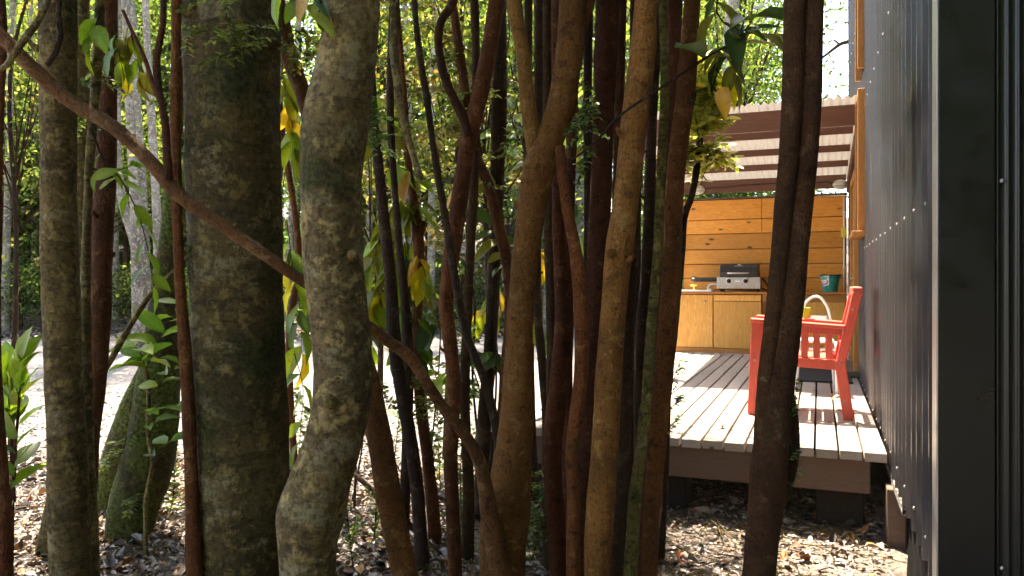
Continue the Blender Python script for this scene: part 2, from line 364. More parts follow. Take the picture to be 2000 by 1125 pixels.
def tube(name, P, mat, parent=None, segs=12, step=0.05, amp=0.0, seed=0):
    b = base(parent) if parent is not None else Vector((0, 0, 0))
    V, F = tube_data(P, segs, step, amp, seed)
    return link(name, mesh_np(name, [Vector(v)-b for v in V], F, True), mat, parent)

def leaf_cloud(name, P, D, N, Ln, Wd, Cl, mat=None, fold=0.18, curl=0.12):
    """P,D,N (n,3); every leaf is six points folded along its midrib"""
    n = len(P); D = D/np.linalg.norm(D, axis=1, keepdims=True)
    Sd = np.cross(D, N); Sd /= (np.linalg.norm(Sd, axis=1, keepdims=True)+1e-9); Nn = np.cross(Sd, D)
    Ln = Ln[:, None]; Wd = Wd[:, None]
    tmpl = [(0, 0, 0), (0.3, -0.5, fold), (0.7, -0.42, fold-curl*0.5), (1.0, 0, -curl), (0.7, 0.42, fold-curl*0.5), (0.3, 0.5, fold)]
    V = np.empty((n, 6, 3), np.float32)
    for k, (t_, s_, h_) in enumerate(tmpl): V[:, k] = P+D*Ln*t_+Sd*Wd*s_+Nn*Wd*h_
    me = bpy.data.meshes.new(name); me.vertices.add(n*6); me.vertices.foreach_set('co', V.ravel())
    idx = (np.arange(n)[:, None]*6+np.array([0, 1, 2, 3, 0, 3, 4, 5])[None]).astype(np.int32)
    me.loops.add(n*8); me.loops.foreach_set('vertex_index', idx.ravel())
    me.polygons.add(n*2); me.polygons.foreach_set('loop_start', np.arange(n*2, dtype=np.int32)*4)
    me.polygons.foreach_set('loop_total', np.full(n*2, 4, np.int32)); me.update(calc_edges=True)
    ca = me.color_attributes.new('Col', 'FLOAT_COLOR', 'POINT')
    cc = np.ones((n, 6, 4), np.float32); cc[:, :, :3] = Cl[:, None, :]; ca.data.foreach_set('color', cc.ravel())
    if mat: me.materials.append(M[mat])
    return me
def rnd_dirs(rng, n, zbias=0.0, zs=1.0):
    v = rng.normal(size=(n, 3)); v[:, 2] = v[:, 2]*zs+zbias; return v/np.linalg.norm(v, axis=1, keepdims=True)
def pick_cols(rng, n, pal, wts=None, jit=0.25):
    pal = np.array(pal, float); i = rng.choice(len(pal), n, p=wts); c = pal[i]*rng.uniform(1-jit, 1+jit, (n, 1)); return np.clip(c, 0, 1)

GREEN = [(0.050, 0.080, 0.026), (0.080, 0.118, 0.036), (0.110, 0.145, 0.046), (0.150, 0.170, 0.062), (0.038, 0.060, 0.026)]
YGREEN = [(0.095, 0.120, 0.036), (0.135, 0.152, 0.044), (0.18, 0.178, 0.055), (0.065, 0.092, 0.028), (0.22, 0.175, 0.05)]
BGREEN = [(0.05, 0.115, 0.035), (0.075, 0.15, 0.045), (0.11, 0.18, 0.05), (0.04, 0.08, 0.03)]

# ------------------------------------------------------------------ the ground
def smooth(a, b, x): t_ = np.clip((x-a)/(b-a), 0, 1); return t_*t_*(3-2*t_)
def ground_h(x, y):
    x = np.asarray(x, float); y = np.asarray(y, float)
    d = -SN*x+CS*y; u = CS*x+SN*y
    bank = 2.6*smooth(20.5, 31, d+0.10*np.abs(u))+6*smooth(30, 90, d)
    side = 1.2*smooth(9, 26, -u-0.12*d)*smooth(16, 10, d)
    roll = 0.022*np.sin(x*2.1+0.7*y)*np.cos(y*1.7-0.4*x)+0.012*np.sin(5.3*x+1.2)*np.sin(4.7*y)
    return bank+side+roll*smooth(8.5, 6.0, d)
def axis(lo, hi, c, fine, n):
    t_ = np.linspace(-1, 1, n); s = np.sign(t_)*np.abs(t_)**2.2
    return np.where(s < 0, c+s*(c-lo), c+s*(hi-c))
xs = axis(-130, 120, -2, 0, 150); ys = axis(-90, 150, 6, 0, 150)
X, Y = np.meshgrid(xs, ys); Z = ground_h(X, Y)
V = np.stack([X.ravel(), Y.ravel(), Z.ravel()], 1); nx = len(xs)
F = [(j*nx+i, j*nx+i+1, (j+1)*nx+i+1, (j+1)*nx+i) for j in range(len(ys)-1) for i in range(nx-1)]
ground = link('ground', mesh_np('ground', V, F, True), 'soil', kind='structure')
# gravel drive: its own sheet just above the soil
us = np.linspace(-34, 9, 120); V = []; F = []
nd = 30
for u in us:
    d0 = 6.5+0.35*math.sin(u*0.9)+0.18*math.sin(u*2.7+1)+0.1*math.sin(u*6.1); d1 = 20.0+0.4*math.sin(u*0.7+2)+0.2*math.sin(u*2.1)
    for k in range(nd+1):
        d = d0+(d1-d0)*k/nd; x, y = UD(u, d); V.append((x, y, float(ground_h(x, y))+0.006+0.02*math.sin(math.pi*k/nd)))
for i in range(len(us)-1):
    for k in range(nd): a = i*(nd+1)+k; F.append((a, a+nd+1, a+nd+2, a+1))
drive = link('gravel_drive', mesh_np('gravel_drive', V, F, True), 'gravel', kind='structure')

# ------------------------------------------------------------------ the metal-clad building on the right
XW = 0.40; YC = 2.94; YE = 11.8; ZB = 0.37; ZT = 6.3
bld = thing('metal_clad_building', 'tall building clad in dark charcoal ribbed metal sheets along the right edge', 'building', (XW+2.2, 7.4, 0))
def rib_sheet(name, a0, a1, z0, z1, pitch, depth, place, parent, mat, nz=2):
    """vertical micro-rib sheet; place(a, out, z) -> world point"""
    pts = []; a = a0
    while a < a1-1e-6:
        jit = 0.75+0.5*((math.sin(a*157.3)*43758.5) % 1.0)
        for fa, o_ in ((0.0, 0.0), (0.22, 0.0), (0.36, depth*0.55*jit), (0.5, depth*jit), (0.64, depth*0.55*jit), (0.78, 0.0)):
            if a+fa*pitch < a1: pts.append((a+fa*pitch, o_))
        a += pitch
    pts.append((a1, 0.0)); b = base(parent); V = []; F = []
    for k in range(nz+1):
        z = z0+(z1-z0)*k/nz
        for (p, o_) in pts: V.append(place(p, o_, z)-b)
    m = len(pts)
    for k in range(nz):
        for i in range(m-1): F.append((k*m+i, k*m+i+1, (k+1)*m+i+1, (k+1)*m+i))
    return link(name, mesh_np(name, V, F, True), mat, parent)
def pan_sheet(y0, y1, off):
    """wide-pan cladding: flat pans a little out of true, small flutes and a raised rib, rolling slightly up the wall"""
    pts = []; a = y0; q = random.Random(int(y0*100))
    while a < y1-0.02:
        w_ = min(0.19, y1-a); ti = q.uniform(-0.009, 0.009)
        for fa, o_ in ((0.0, 0.0), (0.03, 0.0), (0.07, 0.022), (0.13, 0.022), (0.17, 0.0), (0.28, ti*0.5), (0.30, 0.003+ti*0.5), (0.33, ti*0.6), (0.46, ti*0.4), (0.48, 0.003+ti), (0.51, ti), (0.64, -ti*0.3), (0.66, 0.003-ti*0.3), (0.69, -ti), (0.85, -ti*0.6)):
            pts.append((a+fa*w_, o_))
        a += 0.19
    pts.append((y1, 0.0)); V = []; F = []; b_ = base(bld); nz = 36; m = len(pts)
    for k in range(nz+1):
        z = ZB+(ZT-ZB)*k/nz
        for (p, o_) in pts:
            wv = 0.003*mnoise.noise(Vector((p*5, z*0.9, 0)))+0.0014*mnoise.noise(Vector((p*19, z*1.6, 3)))
            V.append(Vector((XW-o_-off-wv, p, z))-b_)
    for k in range(nz):
        for i in range(m-1): F.append((k*m+i, k*m+i+1, (k+1)*m+i+1, (k+1)*m+i))
    o = link('wall_sheet', mesh_np('wall_sheet', V, F, True), 'charcoal_cladding', bld); return o
y = YC+0.09; k = 0
while y < YE-0.05:
    y1 = min(y+0.96, YE)
    off = 0.0025*(k % 2)
    pan_sheet(y-0.004, y1+0.004, off)
    y = y1; k += 1
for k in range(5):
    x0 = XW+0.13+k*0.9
    rib_sheet('end_wall_sheet', x0, x0+0.9, ZB, ZT, 0.030, 0.008, lambda a, o_, z: Vector((a, YC-o_, z)), bld, 'end_cladding_shaded')
# corner flashing: two legs with hemmed edges
box('corner_flashing', XW-0.034, XW-0.0275, YC-0.012, YC+0.094, ZB-0.02, ZT, 'lit_flashing_edge', bld, 0.002)
box('corner_flashing', XW-0.0270, XW+0.135, YC-0.018, YC-0.0115, ZB-0.02, ZT, 'trim_metal', bld, 0.002)
box('far_corner_flashing', XW-0.02, XW-0.010, YE-0.09, YE+0.012, ZB-0.02, ZT, 'trim_metal', bld, 0.002)
box('inner_wall', XW+0.02, XW+4.4, YC+0.03, YE-0.02, ZB+0.02, ZT-0.02, 'dark_interior', bld, 0)
box('roof', XW-0.12, XW+4.6, YC-0.15, YE+0.15, ZT, ZT+0.12, 'roof_metal', bld, 0.01)
scr = lathe_me('screw', [(0.0005, 0.006), (0.004, 0.0055), (0.0058, 0.0025), (0.0082, 0.001), (0.0082, 0)], 8); scr.materials.append(M['screw_metal'])
def screw(loc, rot): link('screw', scr, None, bld, Vector(loc)-base(bld), rot)
for z in (0.50, 1.77, 3.04, 4.31):
    yy = YC+0.36; i = 0
    while yy < YE-0.1:
        if not (7.55 < yy < 8.45 and 1.6 < z < 5.2): screw((XW-0.0235, yy, z+0.004*math.sin(yy*7)), (0, RAD(-90), 0))
        yy += 0.385 if z in (0.50, 1.77) else 0.42
for z in (0.53, 1.80, 3.07): screw((XW+0.139+0.0155+0.006-0.004, YC-0.0075, z), (RAD(90), 0, 0)); screw((XW+0.50, YC-0.0075, z), (RAD(90), 0, 0))
# foam closure under the sheet edge, floor bearer, black sheeting, piles
box('foam_closure', XW-0.022, XW+0.035, 4.20, 8.0, ZB-0.045, ZB-0.002, 'foam_strip', bld, 0.002)
box('floor_bearer', XW+0.05, XW+0.15, YC+0.1, YE-0.1, ZB-0.16, ZB-0.03, 'old_timber', bld, 0.004)
V = []; F = []
n_ = 26
for i in range(n_+1):
    yy = 4.24-(4.24-YC)*i/n_
    for kk in range(9):
        zz = (ZB-0.01)*(1-kk/8)-0.02*(kk == 8); V.append(Vector((XW+0.012+0.012*math.sin(yy*23+kk*0.4)*(kk/8)+0.006*math.sin(yy*61), yy+0.012*math.sin(kk*2.2)*(i == 0), zz))-base(bld))
for i in range(n_):
    for kk in range(8): a = i*9+kk; F.append((a, a+9, a+10, a+1))
link('underfloor_sheeting', mesh_np('underfloor_sheeting', V, F, True), 'black_sheet', bld)
for yy in (4.62, 6.4, 8.2, 10.0): box('pile', XW+0.45, XW+0.57, yy, yy+0.13, -0.05, ZB-0.165, 'old_timber', bld, 0.006)
box('pile', XW-0.05, XW+0.045, 4.72, 4.86, -0.05, ZB-0.047, 'deck_fascia', bld, 0.006)
# two timber-framed windows, one above the other
def window(y0, y1, z0, z1, sill=True):
    w_ = box('window', XW-0.030, XW-0.014, y0+0.056, y1-0.056, z0+0.001, z1-0.056, 'window_glass', bld, 0)
    box('frame', XW-0.075, XW-0.012, y0, y0+0.055, z0, z1, 'pine_trim', w_)
    box('frame', XW-0.075, XW-0.012, y1-0.055, y1, z0, z1, 'pine_trim', w_)
    box('frame', XW-0.075, XW-0.012, y0+0.056, y1-0.056, z1-0.055, z1, 'pine_trim', w_)
    if sill: box('sill', XW-0.125, XW-0.012, y0-0.03, y1+0.03, z0-0.05, z0-0.001, 'pine_trim', w_)
window(7.62, 8.26, 1.93, 3.22); window(7.66, 8.22, 3.42, 6.0, False)
# door under the canopy
box('door_frame', XW-0.07, XW-0.012, 8.62, 8.70, 0.52, 2.62, 'pine_trim', bld)
box('door_frame', XW-0.07, XW-0.012, 9.62, 9.70, 0.52, 2.62, 'pine_trim', bld)
box('door_frame', XW-0.07, XW-0.012, 8.701, 9.619, 2.54, 2.62, 'pine_trim', bld)
box('door', XW-0.045, XW-0.013, 8.702, 9.618, 0.56, 2.538, 'pine_trim', bld)
box('door_step', XW-0.15, XW-0.012, 8.55, 9.77, 0.495, 0.555, 'old_timber', bld)
link('door_handle', cyl_me('door_handle', 0.02, 0.016, 0.05, 12), 'screw_metal', bld, Vector((XW-0.045, 8.80, 1.50))-base(bld), (0, RAD(-90), 0))

# ------------------------------------------------------------------ the deck
ZD = 0.49
deck = thing('timber_deck', 'low weathered timber deck in strong sun beside the dark building', 'deck', (-0.9, 7.8, 0))
xb = -2.106; pitch = 0.1305; bw = 0.117; i = 0
rr = random.Random(3)
while xb+bw < 0.372:
    y0 = 4.85+rr.uniform(-0.012, 0.012); dz = rr.uniform(-0.002, 0.003)
    box('board', xb, xb+bw, y0, 10.78, ZD-0.055+dz, ZD+dz, 'deck_board', deck, 0.004)
    xb += pitch; i += 1
box('fascia', -2.07, 0.275, 4.905, 4.955, 0.235, ZD-0.058, 'deck_fascia', deck, 0.005)
box('side_fascia', -2.075, -2.03, 4.958, 10.75, 0.235, ZD-0.058, 'deck_fascia', deck, 0.005)
for yy in (5.75, 6.6, 7.5, 8.4, 9.3, 10.2): box('joist', -2.02, 0.30, yy, yy+0.05, 0.29, ZD-0.06, 'old_timber', deck, 0.003)
for (xx, yy, w_) in ((-0.02, 5.02, 0.27), (-1.0, 5.05, 0.2), (-1.85, 5.05, 0.2), (-1.0, 7.6, 0.2), (-1.85, 7.6, 0.2), (0.02, 7.6, 0.2), (-1.85, 10.2, 0.2), (0.02, 10.2, 0.2)):
    box('pile', xx, xx+w_, yy, yy+0.2, -0.06, 0.29, 'dark_timber', deck, 0.008)

# ------------------------------------------------------------------ the canopy roof
ca = thing('lean_to_canopy', 'lean-to canopy of brown beams and pale corrugated sheet over the deck kitchen', 'canopy', (-0.8, 9.9, ZD))
XL, XR = -1.96, 0.37
def ztop(yy): return 3.24-0.098*(yy-8.35)
box('front_beam', XL, XR-0.02, 8.325, 8.375, ztop(8.35)-0.215, ztop(8.35)-0.012, 'painted_beam', ca)
for yy in (9.10, 9.85, 10.60): box('purlin', XL, XR-0.03, yy-0.025, yy+0.025, ztop(yy)-0.088, ztop(yy)-0.012, 'painted_beam', ca)
box('back_beam', XL, XR-0.03, 11.375, 11.425, ztop(11.4)-0.195, ztop(11.4)-0.012, 'painted_beam', ca)
bar('wall_rafter', (XR-0.004, 8.38, ztop(8.38)-0.17), (XR-0.004, 11.5, ztop(11.5)-0.17), 0.04, 0.14, 'painted_beam', ca)
bar('side_rafter', (XL+0.03, 8.38, ztop(8.38)-0.17), (XL+0.03, 11.37, ztop(11.37)-0.17), 0.045, 0.14, 'painted_beam', ca)
for yy in (8.30, 11.30): box('post', XL-0.01, XL+0.09, yy, yy+0.09, ZD+0.001, ztop(yy)-0.25, 'painted_beam', ca)
V = []; F = []; nx_ = 0; xx = XL-0.10; b = base(ca); cols_ = []
while xx < XR+0.005: cols_.append(xx); xx += 0.0127
ysr = [8.12, 8.6, 9.4, 10.2, 11.0, 11.75]
for yy in ysr:
    for xx in cols_: V.append(Vector((xx, yy, ztop(yy)+0.013*math.sin(2*math.pi*xx/0.076)))-b)
m = len(cols_)
for j in range(len(ysr)-1):
    for i in range(m-1): F.append((j*m+i, j*m+i+1, (j+1)*m+i+1, (j+1)*m+i))
link('corrugated_sheet', mesh_np('corrugated_sheet', V, F, True), 'roof_sheet', ca)

# plank screen at the back
scn = thing('plank_screen', 'varnished orange pine plank wall behind the deck kitchen', 'wall', (-0.75, 11.37, ZD))
zl = [2.646, 2.357, 2.155, 1.93, 1.72, 1.52, 1.326, 1.12, 0.91, 0.70, 0.495]
for k in range(len(zl)-1):
    spans = [(-1.84, 0.345)]
    if k in (0, 1): spans = [(-1.84, -0.752), (-0.748, 0.345)]
    if k == 4: spans = [(-1.84, -0.20), (-0.196, 0.345)]
    for (a0, a1) in spans: box('plank', a0, a1, 11.35+0.004*((k*7) % 3), 11.385, zl[k+1]+0.004, zl[k]-0.004, 'pine_plank', scn, 0.006)
box('backing_board', -1.83, 0.34, 11.386, 11.40, 0.495, 2.64, 'old_timber', scn, 0)
box('top_cap', -1.86, 0.35, 11.335, 11.41, 2.648, 2.675, 'old_timber', scn)

# kitchen counter
ct = thing('kitchen_counter', 'long wooden outdoor kitchen counter with plywood doors under the plank wall', 'counter', (-0.78, 11.06, ZD))
box('counter_top', -1.90, 0.335, 10.76, 11.335, 1.30, 1.332, 'cabinet_rail', ct, 0.005)
box('carcass', -1.87, 0.33, 10.83, 11.33, ZD+0.055, 1.298, 'cabinet_rail', ct, 0)
box('toe_board', -1.88, 0.33, 10.785, 10.829, ZD+0.004, 0.560, 'cabinet_rail', ct)
def door_(x0, x1, top):
    d_ = box('door', x0, x1, 10.79, 10.826, 0.565, top, 'cabinet_ply', ct, 0.004); return d_
door_(-1.862, -1.356, 1.288); door_(-1.342, -0.722, 1.20); door_(-0.66, -0.20, 1.20); door_(-0.17, 0.31, 1.20)
box('drawer_front', -1.342, -0.722, 10.79, 10.826, 1.206, 1.288, 'cabinet_ply', ct); box('drawer_front', -0.70, 0.325, 10.792, 10.826, 1.206, 1.294, 'cabinet_rail', ct)
link('door_knob', lathe_me('door_knob', [(0.006, 0), (0.007, 0.012), (0.016, 0.02), (0.014, 0.03), (0.0005, 0.033)], 12), 'screw_metal', ct, Vector((-1.455, 10.79, 1.20))-base(ct), (RAD(90), 0, 0))
# sink lip and taps
sk = thing('white_sink', 'white sink lip set into the left end of the counter', 'sink', (-1.62, 11.05, 1.332))
box('rim', -1.86, -1.37, 10.765, 10.80, 1.3325, 1.352, 'white_plastic', sk); box('rim', -1.86, -1.37, 11.17, 11.20, 1.3325, 1.352, 'white_plastic', sk)
box('rim', -1.86, -1.83, 10.801, 11.169, 1.3325, 1.352, 'white_plastic', sk); box('rim', -1.40, -1.37, 10.801, 11.169, 1.3325, 1.352, 'white_plastic', sk)
box('basin', -1.829, -1.401, 10.802, 11.168, 1.3325, 1.336, 'white_plastic', sk, 0)
tp = thing('yellow_tap', 'small yellow tap standing on the white sink', 'tap', (-1.63, 10.96, 1.336))
link('stem', lathe_me('stem', [(0.022, 0), (0.012, 0.01), (0.011, 0.075), (0.02, 0.08), (0.012, 0.1), (0.0005, 0.102)], 12), 'yellow_plastic', tp)
bar('lever', (-1.68, 10.96, 1.415), (-1.585, 10.96, 1.42), 0.022, 0.022, 'yellow_plastic', tp)
wt = thing('white_tap', 'white curved tap beside the barbecue', 'tap', (-1.43, 10.99, 1.336))
tube('spout', [(-1.44, 10.99, 1.336, 0.016), (-1.44, 10.99, 1.39, 0.015), (-1.42, 10.985, 1.425, 0.014), (-1.37, 10.98, 1.437, 0.013), (-1.325, 10.98, 1.43, 0.012)], 'white_plastic', wt, 10, 0.01)
tube('handle', [(-1.41, 10.985, 1.337, 0.018), (-1.41, 10.985, 1.372, 0.014)], 'white_plastic', wt, 10, 0.01)

# barbecue
bq = thing('gas_barbecue', 'two-burner gas barbecue with black lid and steel front on the counter', 'barbecue', (-1.02, 11.05, 1.332))
B = lambda *a, **k: box(*a, **k)
for (xx, yy) in ((-1.27, 10.92), (-0.79, 10.92), (-1.27, 11.18), (-0.79, 11.18)): B('foot', xx, xx+0.03, yy, yy+0.03, 1.3325, 1.362, 'black_plastic', bq)
B('tray', -1.29, -0.75, 10.90, 11.22, 1.362, 1.40, 'grill_black', bq)
B('front_panel', -1.31, -0.735, 10.868, 10.899, 1.37, 1.53, 'steel', bq, 0.006)
B('firebox', -1.30, -0.745, 10.90, 11.24, 1.401, 1.528, 'grill_black', bq)
prof = [(10.895, 1.531), (10.880, 1.60), (10.905, 1.655), (10.985, 1.715), (11.10, 1.72), (11.20, 1.66), (11.235, 1.531)]
V = []; F = []
for xx, s_ in ((-1.275, 0.96), (-1.262, 1.0), (-0.778, 1.0), (-0.765, 0.96)):
    for (yy, zz) in prof: V.append(Vector((xx, 11.06+(yy-11.06)*s_, 1.531+(zz-1.531)*s_))-base(bq))
m = len(prof)
for j in range(3):
    for i in range(m-1): F.append((j*m+i, (j+1)*m+i, (j+1)*m+i+1, j*m+i+1))
F.append(tuple(range(m))); F.append(tuple(3*m+i for i in range(m-1, -1, -1)))
lid = link('lid', mesh_np('lid', V, F), 'grill_black', bq)
tube('lid_handle', [(-1.17, 10.86, 1.585, 0.011), (-0.87, 10.86, 1.585, 0.011)], 'steel', bq, 10, 0.05)
for xx in (-1.16, -0.88): bar('handle_bracket', (xx, 10.862, 1.585), (xx, 10.89, 1.588), 0.016, 0.016, 'black_plastic', bq)
kb = lathe_me('knob', [(0.030, 0), (0.028, 0.01), (0.020, 0.012), (0.019, 0.03), (0.0005, 0.032)], 16); kb.materials.append(M['black_plastic'])
kz = lathe_me('knob_bezel', [(0.038, 0), (0.036, 0.003), (0.031, 0.0035)], 20); kz.materials.append(M['print_white'])
for xx in (-1.15, -0.93):
    link('knob_bezel', kz, None, bq, Vector((xx, 10.8675, 1.478))-base(bq), (RAD(90), 0, 0)); link('knob', kb, None, bq, Vector((xx, 10.866, 1.478))-base(bq), (RAD(90), 0, 0))
    bar('knob_grip', (xx, 10.835, 1.505), (xx, 10.835, 1.455), 0.012, 0.016, 'black_plastic', bq, up=(0, 1, 0))
B('maker_plate', -1.068, -1.0, 10.8655, 10.8675, 1.463, 1.487, 'print_white', bq, 0)
# pale emblem and word line on the lid (a small v over a bar)
ev = Vector((-1.02, 10.936, 1.683)); nrm = Vector((0, -0.6, 0.8)); upv = Vector((0, 0.8, 0.6))
def onlid(pts, name):
    V = [ev+Vector((1, 0, 0))*a+upv*c_+nrm*0.004-base(bq) for a, c_ in pts]; link(name, mesh_np(name, V, [tuple(range(len(V)))]), 'print_white', bq)
onlid([(0.0, 0.008), (0.028, 0.042), (0.010, 0.036), (0.0, 0.030), (-0.010, 0.036), (-0.028, 0.042)], 'emblem')
for i in range(7): onlid([(-0.056+i*0.016, -0.008), (-0.045+i*0.016, -0.008), (-0.045+i*0.016, 0.003), (-0.056+i*0.016, 0.003)], 'emblem_letter')
bar('side_shelf', (-1.31, 11.05, 1.50), (-1.67, 11.05, 1.497), 0.26, 0.06, 'grill_black', bq, 0.02)
bar('folded_shelf', (-0.72, 11.05, 1.515), (-0.60, 11.05, 1.34), 0.26, 0.02, 'grill_black', bq, 0.008)
tube('gas_hose', [(-0.80, 11.2, 1.40, 0.008), (-0.70, 11.22, 1.36, 0.008), (-0.55, 11.2, 1.345, 0.008), (-0.45, 11.28, 1.345, 0.008)], 'black_plastic', bq, 8, 0.03)

# bucket
bk = thing('teal_bucket', 'small teal metal bucket with printed drink logo on the counter', 'bucket', (0.135, 11.02, 1.332))
link('body', lathe_me('body', [(0.0005, 0.004), (0.088, 0.0), (0.092, 0.004), (0.122, 0.218), (0.127, 0.222), (0.124, 0.227), (0.118, 0.22), (0.088, 0.01), (0.0005, 0.01)], 32), 'teal_enamel', bk)
link('rim', lathe_me('rim', [(0.1215, 0.216), (0.1275, 0.218), (0.1285, 0.226), (0.122, 0.229), (0.118, 0.22)], 32), 'black_plastic', bk)
for s_ in (-1, 1): link('ear', cyl_me('ear', 0.014, 0.012, 0.012, 10), 'screw_metal', bk, (s_*0.118, 0, 0.205), (0, RAD(90*s_), 0))
tube('bail_handle', [tuple(base(bk)+Vector((0.13*math.cos(a), -0.128*math.sin(a), 0.205-0.01*math.sin(a)))) + (0.003,) for a in np.linspace(0, math.pi, 14)], 'black_plastic', bk, 6, 0.03)
def wrap(name, a0, a1, zf, h, mat, n=10, off=0.0022):
    V = []; F = []
    for i in range(n+1):
        a = a0+(a1-a0)*i/n
        for dz in (0, h):
            z = zf(a)+dz; r = 0.0925+0.03*(z-0.004)/0.214+off; V.append((r*math.cos(a), r*math.sin(a), z))
    for i in range(n): F.append((2*i, 2*i+2, 2*i+3, 2*i+1))
    link(name, mesh_np(name, V, F, True), mat, bk)
A0, A1 = RAD(200), RAD(262)
slope = lambda a: 0.075+0.020*(a-A0)
wrap('print_panel', A0, A1, lambda a: 0.070+0.022*(a-A0), 0.125, 'print_white', 12, 0.0012)
wrap('print_panel', A0+0.05, A1-0.22, lambda a: 0.148+0.02*(a-A0), 0.038, 'teal_enamel', 10, 0.0024)
wrap('print_band', A0, A1-0.1, lambda a: 0.088+0.03*(a-A0), 0.040, 'print_red', 12, 0.0024)
wrap('print_band', A0, A1-0.2, lambda a: 0.076+0.03*(a-A0), 0.010, 'print_navy', 12, 0.0024)
wrap('print_mark', A1-0.24, A1-0.06, lambda a: 0.045, 0.026, 'print_green', 5, 0.0024)
# letters on the band: blocky pale strokes as the photo shows them
for i, strokes in enumerate((((0, 0, .35, 1), (.35, 0, 1, .2), (.35, .8, 1, 1), (.35, .42, .9, .58)), ((0, 0, .3, 1), (.7, 0, 1, 1), (.3, .8, .7, 1), (.3, .4, .7, .55)), ((0, 0, .25, 1), (.75, 0, 1, 1), (.25, .6, .75, .85)))):
    aa = A0+0.14+i*0.26
    for (q0, w0, q1, w1) in strokes:
        wrap('print_letter', aa+q0*0.19, aa+q1*0.19, lambda a, w0=w0: 0.094+0.03*(a-A0)+w0*0.028, (w1-w0)*0.028, 'print_white', 3, 0.0034)

# bulkhead lamps, cable, conduit
def bulkhead(loc, label):
    l_ = thing('bulkhead_lamp', label, 'lamp', loc, 'bulkhead lamps under the canopy')
    link('base', lathe_me('base', [(0.0005, 0), (0.085, 0), (0.085, 0.025), (0.07, 0.03)], 20), 'white_plastic', l_, rot=(RAD(90), 0, 0)).scale = (1.2, 0.8, 1)
    link('glass', lathe_me('glass', [(0.07, 0.028), (0.072, 0.05), (0.06, 0.085), (0.03, 0.10), (0.0005, 0.104)], 20), 'lamp_glass', l_, rot=(RAD(90), 0, 0)).scale = (1.2, 0.8, 1)
    for dz in (-0.025, 0.025): link('guard_wire', mesh_np('g', *tube_data([(-0.095, -0.03, dz, 0.003), (-0.07, -0.10, dz, 0.003), (0, -0.115, dz, 0.003), (0.07, -0.10, dz, 0.003), (0.095, -0.03, dz, 0.003)], 6, 0.03)), 'black_plastic', l_)
    return l_
bulkhead((-1.64, 11.374, 2.80), 'oval white bulkhead lamp at the left end of the back beam')
bulkhead((0.27, 11.374, 2.79), 'oval white bulkhead lamp at the right end of the beam beside the dark wall')
cb = [(-1.53, 11.37, 2.81, 0.006)]+[(x_, 11.368, 2.835+0.012*math.sin(x_*6)-0.006*math.cos(x_*15), 0.006) for x_ in np.linspace(-1.4, 0.1, 14)]+[(0.17, 11.37, 2.80, 0.006)]
cable = tube('lamp_cable', cb, 'black_plastic', None, 6, 0.05); tag(cable, 'black cable sagging along the back beam between the two lamps', 'cable')
cd = thing('conduit', 'white electrical conduit with outlet box running down the plank wall corner', 'conduit', (0.31, 11.34, 1.35))
tube('pipe', [(0.315, 11.335, 1.335, 0.011), (0.315, 11.335, 2.62, 0.011)], 'white_plastic', cd, 8, 0.3)
box('outlet_box', 0.275, 0.345, 11.30, 11.345, 2.07, 2.19, 'yellow_plastic', cd)
for zz in (1.65, 2.40): box('clip', 0.298, 0.332, 11.318, 11.348, zz, zz+0.025, 'white_plastic', cd)

# doormat
mt = tag(link('doormat', box_me('doormat', 0.56, 1.22, 0.018, 0.006), 'mat_rubber', None, (0.02, 8.62, ZD+0.0125)), 'black rubber doormat on the deck boards in front of the door', 'mat')

# ------------------------------------------------------------------ red armchair (faces left, back to the wall)
rc = thing('red_armchair', 'red painted wooden slatted armchair on the deck, back to the wall', 'chair', (-0.12, 6.2, ZD))
YN, YF = 5.92, 6.48
def rside(yc, name):
    z = ZD+0.003
    bar('front_leg', (-0.455, yc, z), (-0.425, yc, z+0.70), 0.045, 0.075, 'red_paint', rc, 0.006, up=(1, 0, 0))
    bar('back_leg', (0.195, yc, z), (0.135, yc, z+0.42), 0.045, 0.072, 'red_paint', rc, 0.006, up=(1, 0, 0))
    bar('back_post', (0.133, yc+0.001, z+0.36), (0.250, yc+0.001, z+0.90), 0.046, 0.066, 'red_paint', rc, 0.006, up=(1, 0, 0))
    bar('armrest', (-0.47, yc, z+0.695), (0.17, yc, z+0.655), 0.085, 0.030, 'red_paint', rc, 0.006)
    bar('arm_rail', (-0.41, yc, z+0.655), (0.15, yc, z+0.62), 0.030, 0.050, 'red_paint', rc, 0.004)
    bar('seat_rail', (-0.41, yc, z+0.410), (0.11, yc, z+0.385), 0.036, 0.070, 'red_paint', rc, 0.004)
    for k in range(6):
        x_ = -0.345+k*0.082; bar('side_slat', (x_, yc, z+0.43), (x_, yc, z+0.625), 0.020, 0.046, 'red_paint', rc, 0.003, up=(1, 0, 0))
rside(YN, 'near'); rside(YF, 'far')
z = ZD+0.003
for k in range(6): bar('seat_slat', (-0.43+k*0.092, YN+0.026, z+0.452-k*0.006), (-0.43+k*0.092, YF-0.026, z+0.452-k*0.006), 0.075, 0.022, 'red_paint', rc, 0.004)
bar('front_rail', (-0.43, YN+0.03, z+0.40), (-0.43, YF-0.03, z+0.40), 0.03, 0.07, 'red_paint', rc)
bar('top_rail', (0.250, YN-0.02, z+0.905), (0.250, YF+0.02, z+0.905), 0.065, 0.07, 'red_paint', rc, 0.008)
bar('lower_back_rail', (0.155, YN+0.026, z+0.50), (0.155, YF-0.026, z+0.50), 0.026, 0.06, 'red_paint', rc)
for k in range(6):
    y_ = YN+0.075+k*0.082; bar('back_slat', (0.158, y_, z+0.50), (0.236, y_, z+0.87), 0.046, 0.020, 'red_paint', rc, 0.003, up=(1, 0, 0))
